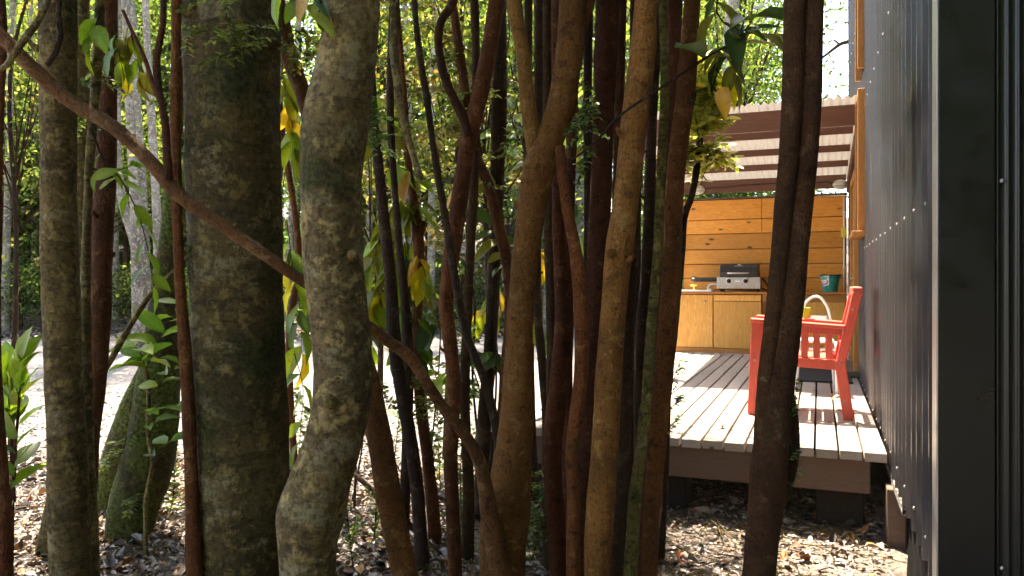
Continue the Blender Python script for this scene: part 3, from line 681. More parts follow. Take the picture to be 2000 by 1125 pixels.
bl = lathe_me('bolt', [(0.0005, 0.006), (0.007, 0.005), (0.009, 0)], 8); bl.materials.append(M['screw_metal'])
for (x_, z_) in ((-0.438, 0.40), (0.140, 0.40), (0.165, 0.13), (0.222, 0.78), (0.16, 0.63)): link('bolt', bl, None, rc, Vector((x_, YN-0.0245, z+z_))-base(rc), (RAD(90), 0, 0))
cup = thing('lime_cup', 'lime yellow plastic cup on the far arm of the red chair', 'cup', (-0.095, YF, z+0.690))
link('body', lathe_me('body', [(0.0005, 0.002), (0.027, 0.0), (0.030, 0.004), (0.037, 0.080), (0.0385, 0.082), (0.035, 0.082), (0.028, 0.006), (0.0005, 0.006)], 20), 'lime_plastic', cup)
# white tubular chair behind it
wc = thing('white_tube_chair', 'white tubular metal chair partly hidden behind the red armchair', 'chair', (-0.03, 7.35, ZD))
def wtube(n_, pts): tube(n_, [(*p, 0.0125) for p in pts], 'white_tube', wc, 10, 0.03)
z = ZD+0.0125
bx0, bx1, by = -0.165, 0.10, 7.52
wtube('back_arch', [(bx0-0.03, by+0.08, z), (bx0, by, z+0.42), (bx0+0.01, by-0.01, z+0.66), (bx0+0.06, by-0.02, z+0.79), (bx0+0.145, by-0.02, z+0.835), (bx1-0.06, by-0.02, z+0.79), (bx1-0.01, by-0.01, z+0.66), (bx1, by, z+0.42), (bx1+0.03, by+0.08, z)])
wtube('front_leg', [(bx0-0.01, by-0.05, z+0.42), (bx0-0.03, by-0.30, z+0.43), (bx0-0.035, by-0.36, z+0.40), (bx0-0.04, by-0.38, z)])
wtube('front_leg', [(bx1+0.01, by-0.05, z+0.42), (bx1+0.03, by-0.30, z+0.43), (bx1+0.035, by-0.36, z+0.40), (bx1+0.04, by-0.38, z)])
wtube('cross_tube', [(bx0-0.035, by-0.34, z+0.38), (bx1+0.035, by-0.34, z+0.38)])
box('seat', bx0-0.02, bx1+0.02, by-0.36, by-0.02, z+0.435, z+0.465, 'white_plastic', wc, 0.012)
box('back_pad', bx0+0.03, bx1-0.03, by-0.03, by-0.012, z+0.56, z+0.66, 'white_plastic', wc, 0.008)

# ------------------------------------------------------------------ foreground trees
big_leaf_cache = {}
def big_leaf(kind):
    """a leaf one unit long: five stations across the midrib"""
    if kind in big_leaf_cache: return big_leaf_cache[kind]
    pal = {'green': (0.075, 0.145, 0.020), 'lime': (0.15, 0.215, 0.028), 'olive': (0.115, 0.12, 0.020), 'yellow': (0.42, 0.30, 0.025), 'deep': (0.032, 0.066, 0.024), 'tan': (0.30, 0.21, 0.07)}
    out = []
    for v_ in range(3):
        ts = [0, 0.12, 0.32, 0.55, 0.78, 0.92, 1.0]; ws = [0.02, 0.12, 0.205, 0.215, 0.145, 0.06, 0.0]; V = []; F = []
        rg = random.Random(v_*5+1); cv = rg.uniform(0.10, 0.50); tw = rg.uniform(-0.6, 0.6)
        for t_, w_ in zip(ts, ws):
            z_ = -cv*t_*t_; a = tw*t_
            for s_ in (-1, 0, 1):
                h_ = (0.25+0.25*v_)*w_*abs(s_)+0.02*math.sin(t_*14+s_*1.3+v_)*abs(s_); V.append((s_*w_*math.cos(a), t_, z_+h_+s_*w_*math.sin(a)))
        for i in range(len(ts)-1):
            for k in (0, 1): q = i*3+k; F.append((q, q+1, q+4, q+3))
        me = mesh_np('leaf', V, F, True); c = pal[kind]; c_ = me.color_attributes.new('Col', 'FLOAT_COLOR', 'POINT')
        j = rg.uniform(0.8, 1.2); cc = []
        for i in range(len(V)):
            q = j*(1.25 if i % 3 == 1 else 1.0); cc += [min(1, c[0]*q), min(1, c[1]*q), min(1, c[2]*q), 1]
        c_.data.foreach_set('color', cc); me.materials.append(M['leaf_big']); out.append(me)
    big_leaf_cache[kind] = out; return out
def put_leaf(parent, p, d, n, length, kind, rg):
    d = Vector(d).normalized(); n = Vector(n); s = d.cross(n)
    if s.length < 1e-4: s = d.orthogonal()
    s.normalize(); n = s.cross(d)
    o = link('leaf', rg.choice(big_leaf(kind)), None, parent)
    wv = rg.uniform(0.85, 1.2)
    o.matrix_basis = Matrix.Translation(Vector(p)-base(parent)) @ Matrix(((s.x*wv, d.x, n.x, 0), (s.y*wv, d.y, n.y, 0), (s.z*wv, d.z, n.z, 0), (0, 0, 0, 1))) @ Matrix.Scale(length, 4)
    return o
def sprig(parent, pts, d, n, lpx, kinds, r=0.003, droop=0.4, seed=1, mat='bark_dark', dd=0.0, spread=1.0, skip=0.15):
    """a twig through photo points at distance d, carrying n large leaves"""
    rg = random.Random(seed); m = len(pts); P = []
    for i, (x_, y_) in enumerate(pts):
        w_ = W(x_, y_, d+dd*i/(m-1)+0.03*math.sin(i*2.1+seed)); P.append((*w_, r*(1-0.6*i/(m-1))))
    tube('twig', P, mat, parent, 6, 0.04)
    R = catmull(P, 0.02); k0 = int(len(R)*skip); right = Vector((CS, SN, 0)); fwd = Vector((-SN, CS, 0))
    for i in range(n):
        q = R[min(len(R)-1, int(k0+(len(R)-1-k0)*(i+0.5*rg.random())/max(1, n-1)))]; j = min(len(R)-2, max(0, int(k0+(len(R)-2-k0)*i/max(1, n-1))))
        tg = Vector((R[j+1]-R[j])[:3]).normalized(); side = (1 if i % 2 else -1)*spread
        dv = tg*0.6+right*side*rg.uniform(0.4, 1.1)+fwd*rg.uniform(-0.7, 0.7)*spread+Vector((0, 0, -droop+rg.uniform(-0.25, 0.25)))
        if i == n-1: dv = tg+Vector((0, 0, -0.3*droop))
        nn = Vector((0, 0, 1))+right*rg.uniform(-0.7, 0.7)-fwd*rg.uniform(-0.2, 1.1)
        put_leaf(parent, q[:3], dv, nn, lpx/FPX*d*rg.uniform(0.75, 1.2), rg.choice(kinds), rg)
def spray(parent, branches, d, leaf_px, pal, n_side=10, side_px=70, seed=1, twig_r=0.002, mat='bark_dark', dens=1.0, droop=0.1, dd=0.0, name='foliage'):
    """fine-leaved spray: main twigs through photo points, side twigs in flat fans with small paired leaves"""
    rng = np.random.default_rng(seed); b = np.array(base(parent)); tubes = []; P = []; D = []; N = []
    right = np.array((CS, SN, 0)); fwd = np.array((-SN, CS, 0)); up = np.array((0, 0, 1.0)); sp = leaf_px/FPX*d
    for bi, pts in enumerate(branches):
        m = len(pts); path = [(*W(x_, y_, d+dd*i/max(1, m-1)+0.05*math.sin(i*1.7+seed+bi)), twig_r*(1-0.6*i/max(1, m-1))) for i, (x_, y_) in enumerate(pts)]
        tubes.append(tube_data(path, 5, 0.06)); R = catmull(path, 0.015); lines = [[q[:3] for q in R]]
        for s_ in range(n_side):
            i = int(len(R)*(0.12+0.86*(s_+rng.random()*0.8)/n_side)); i = min(i, len(R)-2); q = R[i][:3]; tg = R[i+1][:3]-R[i][:3]; tg = tg/np.linalg.norm(tg)
            v = tg*0.5+right*rng.normal()*0.9+fwd*rng.normal()*0.8+up*(rng.normal()*0.35-droop); v /= np.linalg.norm(v)
            L_ = side_px/FPX*d*rng.uniform(0.4, 1.2)*(1-0.45*s_/n_side); q2 = q+v*L_*0.6; q3 = q+v*L_+up*(-0.15*L_+rng.normal()*0.05*L_)
            tubes.append(tube_data([(*q, twig_r*0.6), (*q2, twig_r*0.45), (*q3, twig_r*0.25)], 4, 0.05)); nn = max(3, int(L_/(sp*0.45)))
            lines.append([q*(1-t_)**2+2*q2*t_*(1-t_)+q3*t_*t_ for t_ in np.linspace(0.1, 1, nn)])
        for li, ln in enumerate(lines):
            st = 1 if li else max(1, int(sp/0.015*0.6))
            for j in range(0, len(ln)-1, st):
                tg = ln[j+1]-ln[j]; tg = tg/(np.linalg.norm(tg)+1e-9)
                for sd in (-1, 1):
                    if rng.random() > dens*(1.0 if li else 0.5): continue
                    a = np.cross(tg, up); a = a/(np.linalg.norm(a)+1e-6)
                    P.append(ln[j]); D.append(tg*0.55+a*sd*0.9+rng.normal(size=3)*0.3); N.append(up+rng.normal(size=3)*0.45)
    n = len(P)
    if n:
        P = np.array(P)-b; me = leaf_cloud(name, P, np.array(D), np.array(N), sp*rng.uniform(0.7, 1.25, n), sp*0.5*rng.uniform(0.7, 1.2, n), pick_cols(rng, n, pal), 'leaf_fine')
        link(name, me, None, parent, kind='stuff')
    V, F = merge(tubes); link('twigs', mesh_np('twigs', [Vector(v)-base(parent) for v in V], F, True), mat, parent, kind='stuff')

# crown meshes shared between trees
def crown_mesh(name, seed, rx, ry, rz, ncl, per, ll, pal, clr=0.45, hollow=0.45):
    rng = np.random.default_rng(seed); v = rnd_dirs(rng, ncl); rad = rng.uniform(hollow, 1.0, ncl)**0.7
    lump = 1+0.28*np.sin(v[:, 0]*5+seed)*np.cos(v[:, 1]*4+seed*2)+0.15*rng.normal(size=ncl)
    C = v*(rad*lump)[:, None]*np.array((rx, ry, rz)); P = np.repeat(C, per, 0); n = len(P)
    off = rng.normal(size=(n, 3))*clr*np.array((1, 1, 0.45)); P = P+off
    D = off+np.repeat(v, per, 0)*0.3+rng.normal(size=(n, 3))*0.25+np.array((0, 0, -0.12)); N = np.array((0, 0, 1.0))+rng.normal(size=(n, 3))*0.55
    Cc = np.repeat(pick_cols(rng, ncl, pal, jit=0.25), per, 0)*rng.uniform(0.75, 1.25, (n, 1))
    me = leaf_cloud(name, P, D, N, ll*rng.uniform(0.4, 1.4, n), ll*0.5*rng.uniform(0.4, 1.4, n), np.clip(Cc, 0, 1), 'leaf_forest')
    return me, C
def limbs_mesh(name, C, z0, rng, k=14, r=0.05):
    T = []
    for i in rng.choice(len(C), min(k, len(C)), replace=False):
        c = C[i]; s = np.array((0, 0, z0+rng.uniform(0, 0.35)*(c[2]-z0)*0.9)); mid = s*0.45+c*0.55+np.array((0, 0, -0.15))+rng.normal(size=3)*0.12
        T.append(tube_data([(*s, r), (*mid, r*0.55), (*c, r*0.15)], 6, 0.35))
    V, F = merge(T); return mesh_np(name, V, F, True)
rngL = np.random.default_rng(5)
CROWNS = []
for i in range(4):
    me, C = crown_mesh('crown', 20+i, 1.5, 1.5, 1.5, 95, 20, 0.09, GREEN if i % 2 else YGREEN, 0.24)
    CROWNS.append((me, limbs_mesh('limbs', C, -1.5, rngL, 12, 0.035)))

def fg_tree(name, label, path, d, mat, top=5.2, amp=0.06, segs=18, crown=None, dd=None, seed=1, group=None, base_flare=1.25, step=0.035, ground=True, tail=None):
    """path: photo points (x, y, half width), top first; dd: extra distance per point"""
    P = []
    for i, (x_, y_, hw) in enumerate(path):
        di = d+(dd[i] if dd else 0); P.append((*W(x_, y_, di), hw/FPX*di))
    P = P[::-1]                                           # from the ground up
    p0 = np.array(P[0]); p1 = np.array(P[1]); t_ = p0[:3]-p1[:3]; t_ = t_/np.linalg.norm(t_)
    gz = float(ground_h(p0[0], p0[1]))
    if ground and p0[2] > gz+0.02:
        L_ = (p0[2]-gz+0.08)/max(0.35, -t_[2]); e = p0[:3]+t_*L_*np.array((0.6, 0.6, 1.0)); e[2] = gz-0.08; mdl = p0[:3]*0.45+e*0.55
        P = [(*e, p0[3]*base_flare*1.18), (*mdl, p0[3]*(1+base_flare)/2)]+P
    q0 = np.array(P[-1]); q1 = np.array(P[-2]); t_ = q0[:3]-q1[:3]; t_ = t_/np.linalg.norm(t_)
    if top and q0[2] < top:
        h = top-q0[2]; t2 = t_/max(0.5, t_[2]); m_ = q0[:3]+t2*h*0.5; e = m_+np.array((t2[0]*0.4, t2[1]*0.4, 1))*h*0.5
        P += [(*m_, q0[3]*0.8), (*e, q0[3]*0.5)]
    b = P[0]; th = thing(name, label, 'tree', (b[0], b[1], gz), group)
    tube('trunk', P, mat, th, segs, step, amp*1.5 if segs < 28 else amp*1.2, seed)
    qs = random.Random(seed*13+1); RR = catmull(P, 0.05)
    if d < 5.5:
        for k_ in range(qs.randint(2, 4)):
            q = RR[qs.randrange(int(len(RR)*0.2), int(len(RR)*0.7))]; a_ = qs.uniform(-1.5, 1.5)
            dv = Vector((CS, SN, 0))*math.sin(a_)-Vector((-SN, CS, 0))*math.cos(a_); c_ = Vector(q[:3]); l_ = qs.uniform(0.3, 0.8)*min(q[3], 0.04)
            tube('stub', [(*(c_+dv*q[3]*0.7), q[3]*0.32), (*(c_+dv*(q[3]+l_*0.4)+Vector((0, 0, l_*0.3))), q[3]*0.22), (*(c_+dv*(q[3]+l_*0.8)+Vector((0, 0, l_*0.9))), q[3]*0.13)], mat, th, 8, 0.01, 0.15, seed+k_)
    if top and crown is not None:
        ci, sc_, off = crown; me, lm = CROWNS[ci % 4]; e = Vector(P[-1][:3])+Vector(off)
        o = link('crown', me, None, th, e-base(th), (0, 0, seed*1.3)); o.scale = (sc_, sc_, sc_*0.8)
        o = link('limbs', lm, 'bark_dark', th, e-base(th), (0, 0, seed*1.3)); o.scale = (sc_, sc_, sc_*0.8)
        if Vector(off).length > 0.6: tube('limb', [(*Vector(P[-2][:3]), P[-1][3]*0.8), (*(Vector(P[-1][:3])*0.5+e*0.5), P[-1][3]*0.6), (*e, P[-1][3]*0.3)], mat, th, 8, 0.2)
    return th
def branch(parent, path, d, mat, dd=None, segs=12, amp=0.05, seed=1, name='branch', end_r=None):
    P = [(*W(x_, y_, d+(dd[i] if dd else 0)), hw/FPX*(d+(dd[i] if dd else 0))) for i, (x_, y_, hw) in enumerate(path)]
    return tube(name, P, mat, parent, segs, 0.035, amp, seed)

# --- left side
T1 = fg_tree('smooth_grey_tree', 'slim olive-grey trunk crossed by a red branch, far left of the picture', [(112, -60, 33), (113, 0, 34), (115, 300, 33), (120, 600, 34), (130, 850, 36), (135, 1000, 37), (138, 1140, 36)], 2.7, 'bark_olive', 5.0, 0.05, crown=(0, 0.9, (0, 0, 0.8)), seed=2)
T2 = fg_tree('pale_pole_tree', 'thin pale grey pole-like stem just right of the far left trunk', [(196, -60, 9), (195, 0, 9), (190, 120, 9), (183, 220, 9), (174, 340, 8.5), (169, 480, 9), (166, 620, 11), (166, 760, 13), (170, 900, 14), (176, 1020, 15), (178, 1130, 16)], 2.85, 'bark_grey', 4.6, 0.06, 12, crown=(1, 0.6, (0, 0, 0.4)), seed=3)
T3 = fg_tree('reddish_tree', 'reddish brown trunk behind the thin pale pole at left', [(212, -40, 17), (210, 140, 18), (207, 300, 20), (200, 450, 21), (195, 600, 21), (188, 740, 18), (176, 860, 17), (168, 1000, 18), (165, 1110, 19)], 3.25, 'bark_rust', 5.2, 0.07, 14, crown=(2, 0.9, (-0.4, 0.6, 0.6)), seed=4)
T3b = fg_tree('shaded_grey_tree', 'dim grey trunk seen between the far left trunk and the reddish one', [(160, -40, 14), (158, 200, 15), (156, 560, 16), (140, 850, 17), (104, 1000, 19), (95, 1085, 24)], 4.1, 'bark_olive', 5.6, 0.07, 14, crown=(3, 1.2, (-0.9, 1.5, 1.2)), seed=5)
T0 = fg_tree('edge_sapling_tree', 'narrow dark red stem at the top left corner of the picture', [(-14, -60, 8), (2, 0, 8), (6, 90, 8), (2, 180, 7), (-6, 400, 9), (-10, 700, 12), (5, 980, 14), (8, 1140, 17)], 2.75, 'bark_rust', 4.4, 0.06, 10, crown=(0, 0.5, (0, 0, 0.3)), seed=6)
TLb = fg_tree('mossy_leaning_tree', 'thick mossy leaning trunk rising left of the largest trunk, foot in shade', [(350, 150, 12), (338, 330, 15), (330, 480, 19), (322, 562, 23), (314, 640, 30), (309, 720, 38), (296, 860, 46), (268, 962, 47), (246, 1060, 40)], 4.3, 'bark_moss', 5.6, 0.09, 18, crown=(0, 1.0, (-1.4, 0.8, 0.8)), seed=7, base_flare=1.1)
TLa = fg_tree('mossy_slanting_tree', 'green mossy trunk slanting behind the thick mossy leaning trunk', [(352, 420, 13), (330, 560, 16), (300, 700, 20), (264, 787, 24), (232, 887, 29), (204, 990, 31)], 4.9, 'bark_moss', 6.0, 0.09, 16, crown=(1, 0.9, (-1.8, 0.9, 1.0)), seed=8, base_flare=1.1)
T5 = fg_tree('large_dark_tree', 'largest trunk, broad dark mossy grey-brown, left of centre', [(452, -60, 93), (453, 0, 92), (457, 300, 89), (464, 600, 87), (470, 800, 89), (475, 1000, 87), (471, 1140, 82)], 2.95, 'bark_big', 6.0, 0.035, 32, crown=(2, 1.4, (-0.5, 0.4, 1.0)), seed=9, step=0.03)
T5b = fg_tree('thin_orange_stem_tree', 'thin orange-brown stem hugging the left side of the largest trunk', [(345, -60, 9), (344, 60, 9), (343, 250, 10), (346, 400, 10), (352, 560, 10), (362, 680, 12), (368, 800, 13), (374, 950, 14), (380, 1140, 17)], 2.80, 'bark_cinnamon', 4.6, 0.08, 12, crown=(3, 0.6, (0, 0, 0.4)), seed=10)
T6 = fg_tree('curved_blotchy_tree', 'curving trunk with pale lichen blotches and a swollen foot, beside the largest trunk', [(695, -60, 48), (690, 0, 50), (681, 90, 55), (664, 190, 62), (653, 270, 64), (648, 330, 60), (647, 400, 58), (650, 500, 58), (660, 600, 58), (669, 700, 56), (667, 780, 56), (651, 860, 56), (632, 920, 57), (618, 970, 63), (608, 1010, 65), (603, 1060, 57), (602, 1140, 54)], 2.3, 'bark_grey', 4.8, 0.05, 28, crown=(0, 1.0, (0, 0, 0.8)), seed=11, step=0.025)
T7 = fg_tree('slanting_brown_tree', 'brown slanting stem glimpsed high between the two big trunks', [(520, -60, 15), (545, 20, 16), (562, 100, 18), (592, 185, 17), (612, 270, 16), (640, 420, 17), (690, 640, 20), (722, 760, 24), (740, 850, 25), (757, 950, 26), (775, 1050, 25), (796, 1140, 25)], 3.3, 'bark_cinnamon', 4.6, 0.06, 14, crown=(1, 0.9, (-0.3, 0.3, 0.6)), seed=12)
T7b = fg_tree('thin_sapling_tree', 'very thin reddish stem between the two big trunks', [(545, 180, 5), (552, 265, 6), (564, 340, 6), (578, 430, 6), (583, 520, 7), (566, 640, 7), (566, 760, 7), (575, 900, 7), (585, 1020, 8)], 4.7, 'bark_cinnamon', 4.2, 0.06, 8, crown=(2, 0.6, (-0.3, 0.6, 0.6)), seed=13)
for (x_, y_, rx_, rz_, mt_) in ((640, 312, 17, 8, 'bark_dark'), (612, 358, 10, 3, 'bark_dark'), (592, 985, 11, 16, 'bark_dark'), (700, 205, 10, 4, 'bark_dark')):  # bark scars, and one dark disc painting the shade in the foot's fold
    dx_ = (x_-(647 if y_ < 500 else 612))/FPX*2.3; rr_ = 0.094; p_ = W(x_, y_, 2.3-math.sqrt(max(0.0004, rr_*rr_-dx_*dx_))+0.006)
    o_ = link('bark_scar_and_fold_shade', lathe_me('bark_scar_and_fold_shade', [(0.0005, -0.004), (0.55, -0.003), (0.8, 0.004), (1.0, 0.002), (1.15, -0.012)], 16), mt_, T6, p_-base(T6), (RAD(90), 0, YAW-math.asin(max(-1, min(1, dx_/rr_)))*-1.0)); o_.scale = (rx_/FPX*2.3, rz_/FPX*2.3, 1.0)
# --- middle stems
T9 = fg_tree('slim_backlit_tree', 'slim dark stem left of a matching pair standing before the sunlit gravel', [(722, 100, 8), (730, 230, 9), (740, 330, 10), (750, 430, 11), (762, 540, 12), (768, 640, 13), (780, 740, 13), (800, 850, 13), (814, 950, 13), (822, 1050, 13), (824, 1112, 15)], 3.92, 'bark_dark', 4.8, 0.06, 12, crown=(3, 0.7, (-0.3, 0.6, 0.6)), seed=14)
T10 = fg_tree('slim_broken_tree', 'slim stem with a broken side stub, right of a matching pair before the gravel', [(790, 200, 6), (800, 340, 8), (813, 420, 9), (819, 500, 10), (816, 600, 9), (815, 700, 9), (822, 800, 11), (836, 900, 12), (846, 1000, 12), (850, 1060, 14)], 4.32, 'bark_cinnamon', 4.8, 0.07, 12, crown=(0, 0.7, (-0.4, 0.7, 0.6)), seed=15)
branch(T10, [(818, 470, 8), (824, 445, 7), (829, 432, 5)], 4.32, 'bark_cinnamon', seed=3, name='stub')
T11 = fg_tree('crooked_dark_tree', 'thin crooked near-black stem slanting down from upper centre', [(806, -60, 6), (812, 40, 6), (822, 120, 7), (836, 210, 7), (850, 310, 7), (872, 440, 8), (890, 550, 8), (910, 650, 8), (938, 720, 8), (962, 800, 9), (980, 900, 10), (988, 1000, 12), (990, 1120, 14)], 3.45, 'bark_dark', 4.4, 0.1, 10, crown=(1, 0.6, (0, 0.3, 0.4)), seed=16)
T11b = fg_tree('pale_bent_tree', 'pale grey bent stick-like stem beside the curving blotchy trunk', [(766, -60, 8), (770, 30, 8), (769, 100, 8), (775, 150, 8), (783, 210, 7), (800, 280, 7), (822, 352, 6)], 3.0, 'bark_grey', 4.2, 0.1, 10, crown=(2, 0.5, (0, 0, 0.3)), seed=17, ground=False)
T12 = fg_tree('orange_bowed_tree', 'bowed orange stem with a fork, just right of the slim backlit pair', [(976, -60, 17), (968, 20, 17), (950, 125, 16), (934, 200, 16), (918, 260, 17), (905, 340, 16), (893, 420, 16), (880, 510, 16), (871, 590, 14), (878, 660, 14), (886, 740, 14), (884, 830, 14), (880, 900, 14), (884, 1000, 14), (889, 1140, 15)], 3.6, 'bark_cinnamon', 5.0, 0.05, 14, crown=(3, 0.9, (-0.2, 0.4, 0.6)), seed=18)
branch(T12, [(918, 268, 11), (908, 235, 10), (890, 200, 9), (870, 155, 9), (857, 95, 8), (860, 45, 8), (884, 5, 9), (892, -60, 8)], 3.58, 'bark_rust', seed=5)
T13 = fg_tree('rusty_curving_tree', 'rusty stem crossing behind the bowed orange stem and curving down right', [(905, 150, 9), (915, 225, 10), (930, 305, 10), (955, 362, 11), (970, 425, 12), (988, 500, 12), (996, 560, 12), (995, 660, 12), (985, 780, 12), (975, 900, 13), (968, 1010, 14), (962, 1075, 16)], 4.2, 'bark_rust', 4.6, 0.07, 12, crown=(0, 0.7, (0, 0.5, 0.5)), seed=19)
T14 = fg_tree('dark_upright_tree', 'dark upright trunk just left of the forked orange trunk', [(970, -60, 15), (975, 40, 15), (973, 260, 15), (968, 450, 13), (962, 600, 12), (955, 720, 13), (946, 820, 14), (940, 930, 14), (938, 1010, 16)], 4.75, 'bark_dark', 5.6, 0.07, 14, crown=(1, 0.7, (-1.2, 0.4, 0.8)), seed=20)
# --- the forked, many-stemmed orange tree and its long diagonal limb
T15 = fg_tree('forked_orange_tree', 'forked orange-barked trunk in the centre with a long limb reaching left', [(1122, -60, 25), (1119, 10, 26), (1112, 100, 26), (1096, 200, 26), (1075, 268, 27), (1054, 325, 31), (1040, 400, 29), (1026, 500, 27), (1016, 600, 26), (1012, 700, 27), (1010, 800, 32), (1003, 890, 36), (990, 980, 45), (982, 1060, 47), (980, 1140, 46)], 3.2, 'bark_orange', 5.4, 0.05, 20, crown=(2, 1.1, (0, 0.2, 0.9)), seed=21, base_flare=1.1, step=0.03)
branch(T15, [(1056, 330, 20), (1042, 275, 17), (1031, 200, 15), (1022, 110, 14), (1008, 30, 15), (1000, -60, 14)], 3.2, 'bark_orange', seed=6)
branch(T15, [(1112, 130, 14), (1128, 70, 13), (1146, 20, 13), (1165, -60, 12)], 3.22, 'bark_rust', seed=7)
LIMB = [(985, 1150, 26), (962, 1040, 21), (948, 950, 16), (934, 895, 14), (900, 838, 13), (868, 800, 12), (840, 758, 12), (802, 700, 13), (760, 668, 13), (722, 640, 13), (655, 592, 12), (590, 548, 12), (500, 486, 12.5), (420, 431, 13.5), (350, 381, 14.5), (290, 312, 15), (220, 247, 15), (140, 200, 15), (62, 132, 15), (8, 75, 13), (-60, 10, 11)]
branch(T15, [(a_, b_, c_*0.92) for a_, b_, c_ in LIMB], 3.1, 'bark_tan', dd=[0.05, -0.02, -0.08, -0.12, -0.17, -0.22, -0.26, -0.31, -0.37, -0.43, -0.5, -0.55, -0.6, -0.62, -0.63, -0.64, -0.65, -0.66, -0.68, -0.7, -0.72], segs=14, seed=8, name='limb', amp=0.12)
for (x_, y_, x2, y2, d_, w_) in ((838, 752, 832, 738, 2.84, 9), (700, 622, 706, 606, 2.62, 6), (455, 452, 462, 436, 2.48, 6), (255, 278, 262, 262, 2.46, 6), (180, 222, 172, 236, 2.44, 6), (905, 846, 916, 836, 2.92, 7)):
    branch(T15, [(x_, y_, w_), ((x_+x2)/2, (y_+y2)/2, w_*0.8), (x2, y2, w_*0.5)], d_, 'bark_tan', seed=int(x_), segs=8, amp=0.15, name='stub')
branch(T15, [(330, 352, 8), (326, 300, 8), (322, 235, 7), (311, 180, 7), (306, 110, 7), (318, 50, 6), (320, -60, 6)], 2.45, 'bark_rust', seed=9, segs=10)
branch(T15, [(318, 210, 5), (300, 170, 4.5), (285, 120, 4), (262, 70, 3.5), (240, 20, 3)], 2.45, 'bark_rust', seed=10, segs=8)
branch(T15, [(92, 128, 6), (108, 105, 6), (118, 70, 6), (114, 30, 5), (122, -60, 5)], 2.40, 'bark_dark', seed=11, segs=8, amp=0.2)
branch(T15, [(1094, 285, 10), (1099, 340, 11), (1108, 410, 11), (1122, 480, 12), (1132, 560, 14), (1137, 650, 15), (1134, 740, 14), (1124, 820, 14), (1116, 890, 12), (1120, 970, 13), (1119, 1060, 14), (1120, 1140, 15), (1120, 1290, 17)], 3.12, 'bark_cinnamon', seed=22, segs=14, name='drooping_stem')
T26 = fg_tree('dark_red_bent_tree', 'dark red trunk with an elbow low in the central clump', [(1088, -60, 12), (1088, 150, 12), (1089, 300, 12), (1092, 450, 14), (1098, 560, 16), (1101, 640, 18), (1096, 730, 20), (1083, 830, 20), (1081, 920, 18), (1086, 1010, 18), (1094, 1140, 19)], 3.4, 'bark_rust', 5.0, 0.07, 14, crown=(3, 0.8, (0.2, 0.3, 0.7)), seed=23)
T25 = fg_tree('thin_gap_tree', 'thin dark stem in the bright gap right of the forked trunk', [(1052, -60, 9), (1052, 200, 9), (1048, 420, 9), (1050, 600, 9), (1060, 720, 9), (1068, 830, 9), (1067, 960, 10), (1064, 1075, 12)], 4.2, 'bark_dark', 5.0, 0.08, 12, crown=(0, 0.6, (0.8, -0.2, 0.9)), seed=24)
T27 = fg_tree('high_dark_tree', 'narrow dark stem between the arms of the forked trunk', [(1033, -60, 8), (1031, 120, 8), (1030, 300, 8), (1033, 500, 9), (1034, 700, 10), (1038, 850, 10), (1042, 950, 11), (1044, 1020, 12)], 4.65, 'bark_dark', 5.0, 0.08, 10, crown=(1, 0.6, (-1.0, 0.2, 0.9)), seed=25)
T17 = fg_tree('broad_rust_tree', 'broad straight rust-brown trunk left of the brightest orange one', [(1190, -60, 22), (1187, 0, 22), (1182, 120, 23), (1178, 250, 22), (1172, 400, 22), (1166, 520, 21), (1160, 640, 19), (1152, 760, 17), (1145, 870, 17), (1137, 1000, 17), (1133, 1140, 18)], 3.35, 'bark_rust', 5.6, 0.05, 16, crown=(2, 1.0, (0.1, 0.4, 0.9)), seed=26)
T18 = fg_tree('bright_orange_tree', 'brightest orange-barked trunk, knotted, leaning right in the clump', [(1268, -60, 22), (1262, 0, 23), (1255, 100, 25), (1243, 200, 25), (1232, 300, 25), (1222, 400, 26), (1211, 480, 28), (1204, 540, 27), (1197, 620, 25), (1190, 720, 27), (1185, 820, 27), (1178, 920, 27), (1171, 1010, 28), (1166, 1140, 25)], 2.95, 'bark_orange', 5.2, 0.045, 18, crown=(3, 0.9, (0.2, 0.2, 0.8)), seed=27, step=0.025)
for (x_, y_, r_) in ((1222, 462, 8), (1194, 495, 9), (1199, 735, 9)):
    p_ = W(x_, y_, 2.95-0.052); link('knot', lathe_me('knot', [(0.0005, 0.010), (r_*0.0011, 0.012), (r_*0.0019, 0.007), (r_*0.0022, -0.004)], 12), 'bark_orange', T18, p_-base(T18), (RAD(90), 0, YAW))
T19 = fg_tree('shaded_clump_tree', 'dark trunk in shade just right of the brightest orange one', [(1250, 120, 12), (1244, 300, 12), (1237, 450, 13), (1229, 580, 13), (1223, 700, 14), (1221, 780, 14), (1217, 880, 15), (1211, 980, 16), (1205, 1140, 18)], 3.45, 'bark_dark', 4.8, 0.08, 14, crown=(0, 0.8, (0.3, 0.4, 0.7)), seed=28)
T20 = fg_tree('grey_strip_tree', 'thin greyish stem twisting down between two dark red trunks', [(1292, -60, 8), (1295, 20, 9), (1298, 130, 9), (1297, 220, 9), (1290, 350, 9), (1286, 470, 10), (1279, 560, 10), (1271, 650, 10), (1264, 770, 11), (1252, 880, 12), (1240, 980, 13), (1230, 1140, 14)], 3.05, 'bark_olive', 4.6, 0.07, 12, crown=(1, 0.6, (0.3, 0.2, 0.5)), seed=29)
T21 = fg_tree('dark_red_tree', 'dark red trunk tucked behind the thin greyish stem', [(1318, -60, 16), (1316, 60, 16), (1310, 180, 15), (1304, 300, 13), (1301, 450, 12), (1295, 600, 13), (1284, 760, 13), (1272, 900, 13), (1262, 1000, 14), (1256, 1140, 15)], 3.5, 'bark_rust', 5.2, 0.07, 14, crown=(2, 0.8, (0.2, 0.5, 0.8)), seed=30)
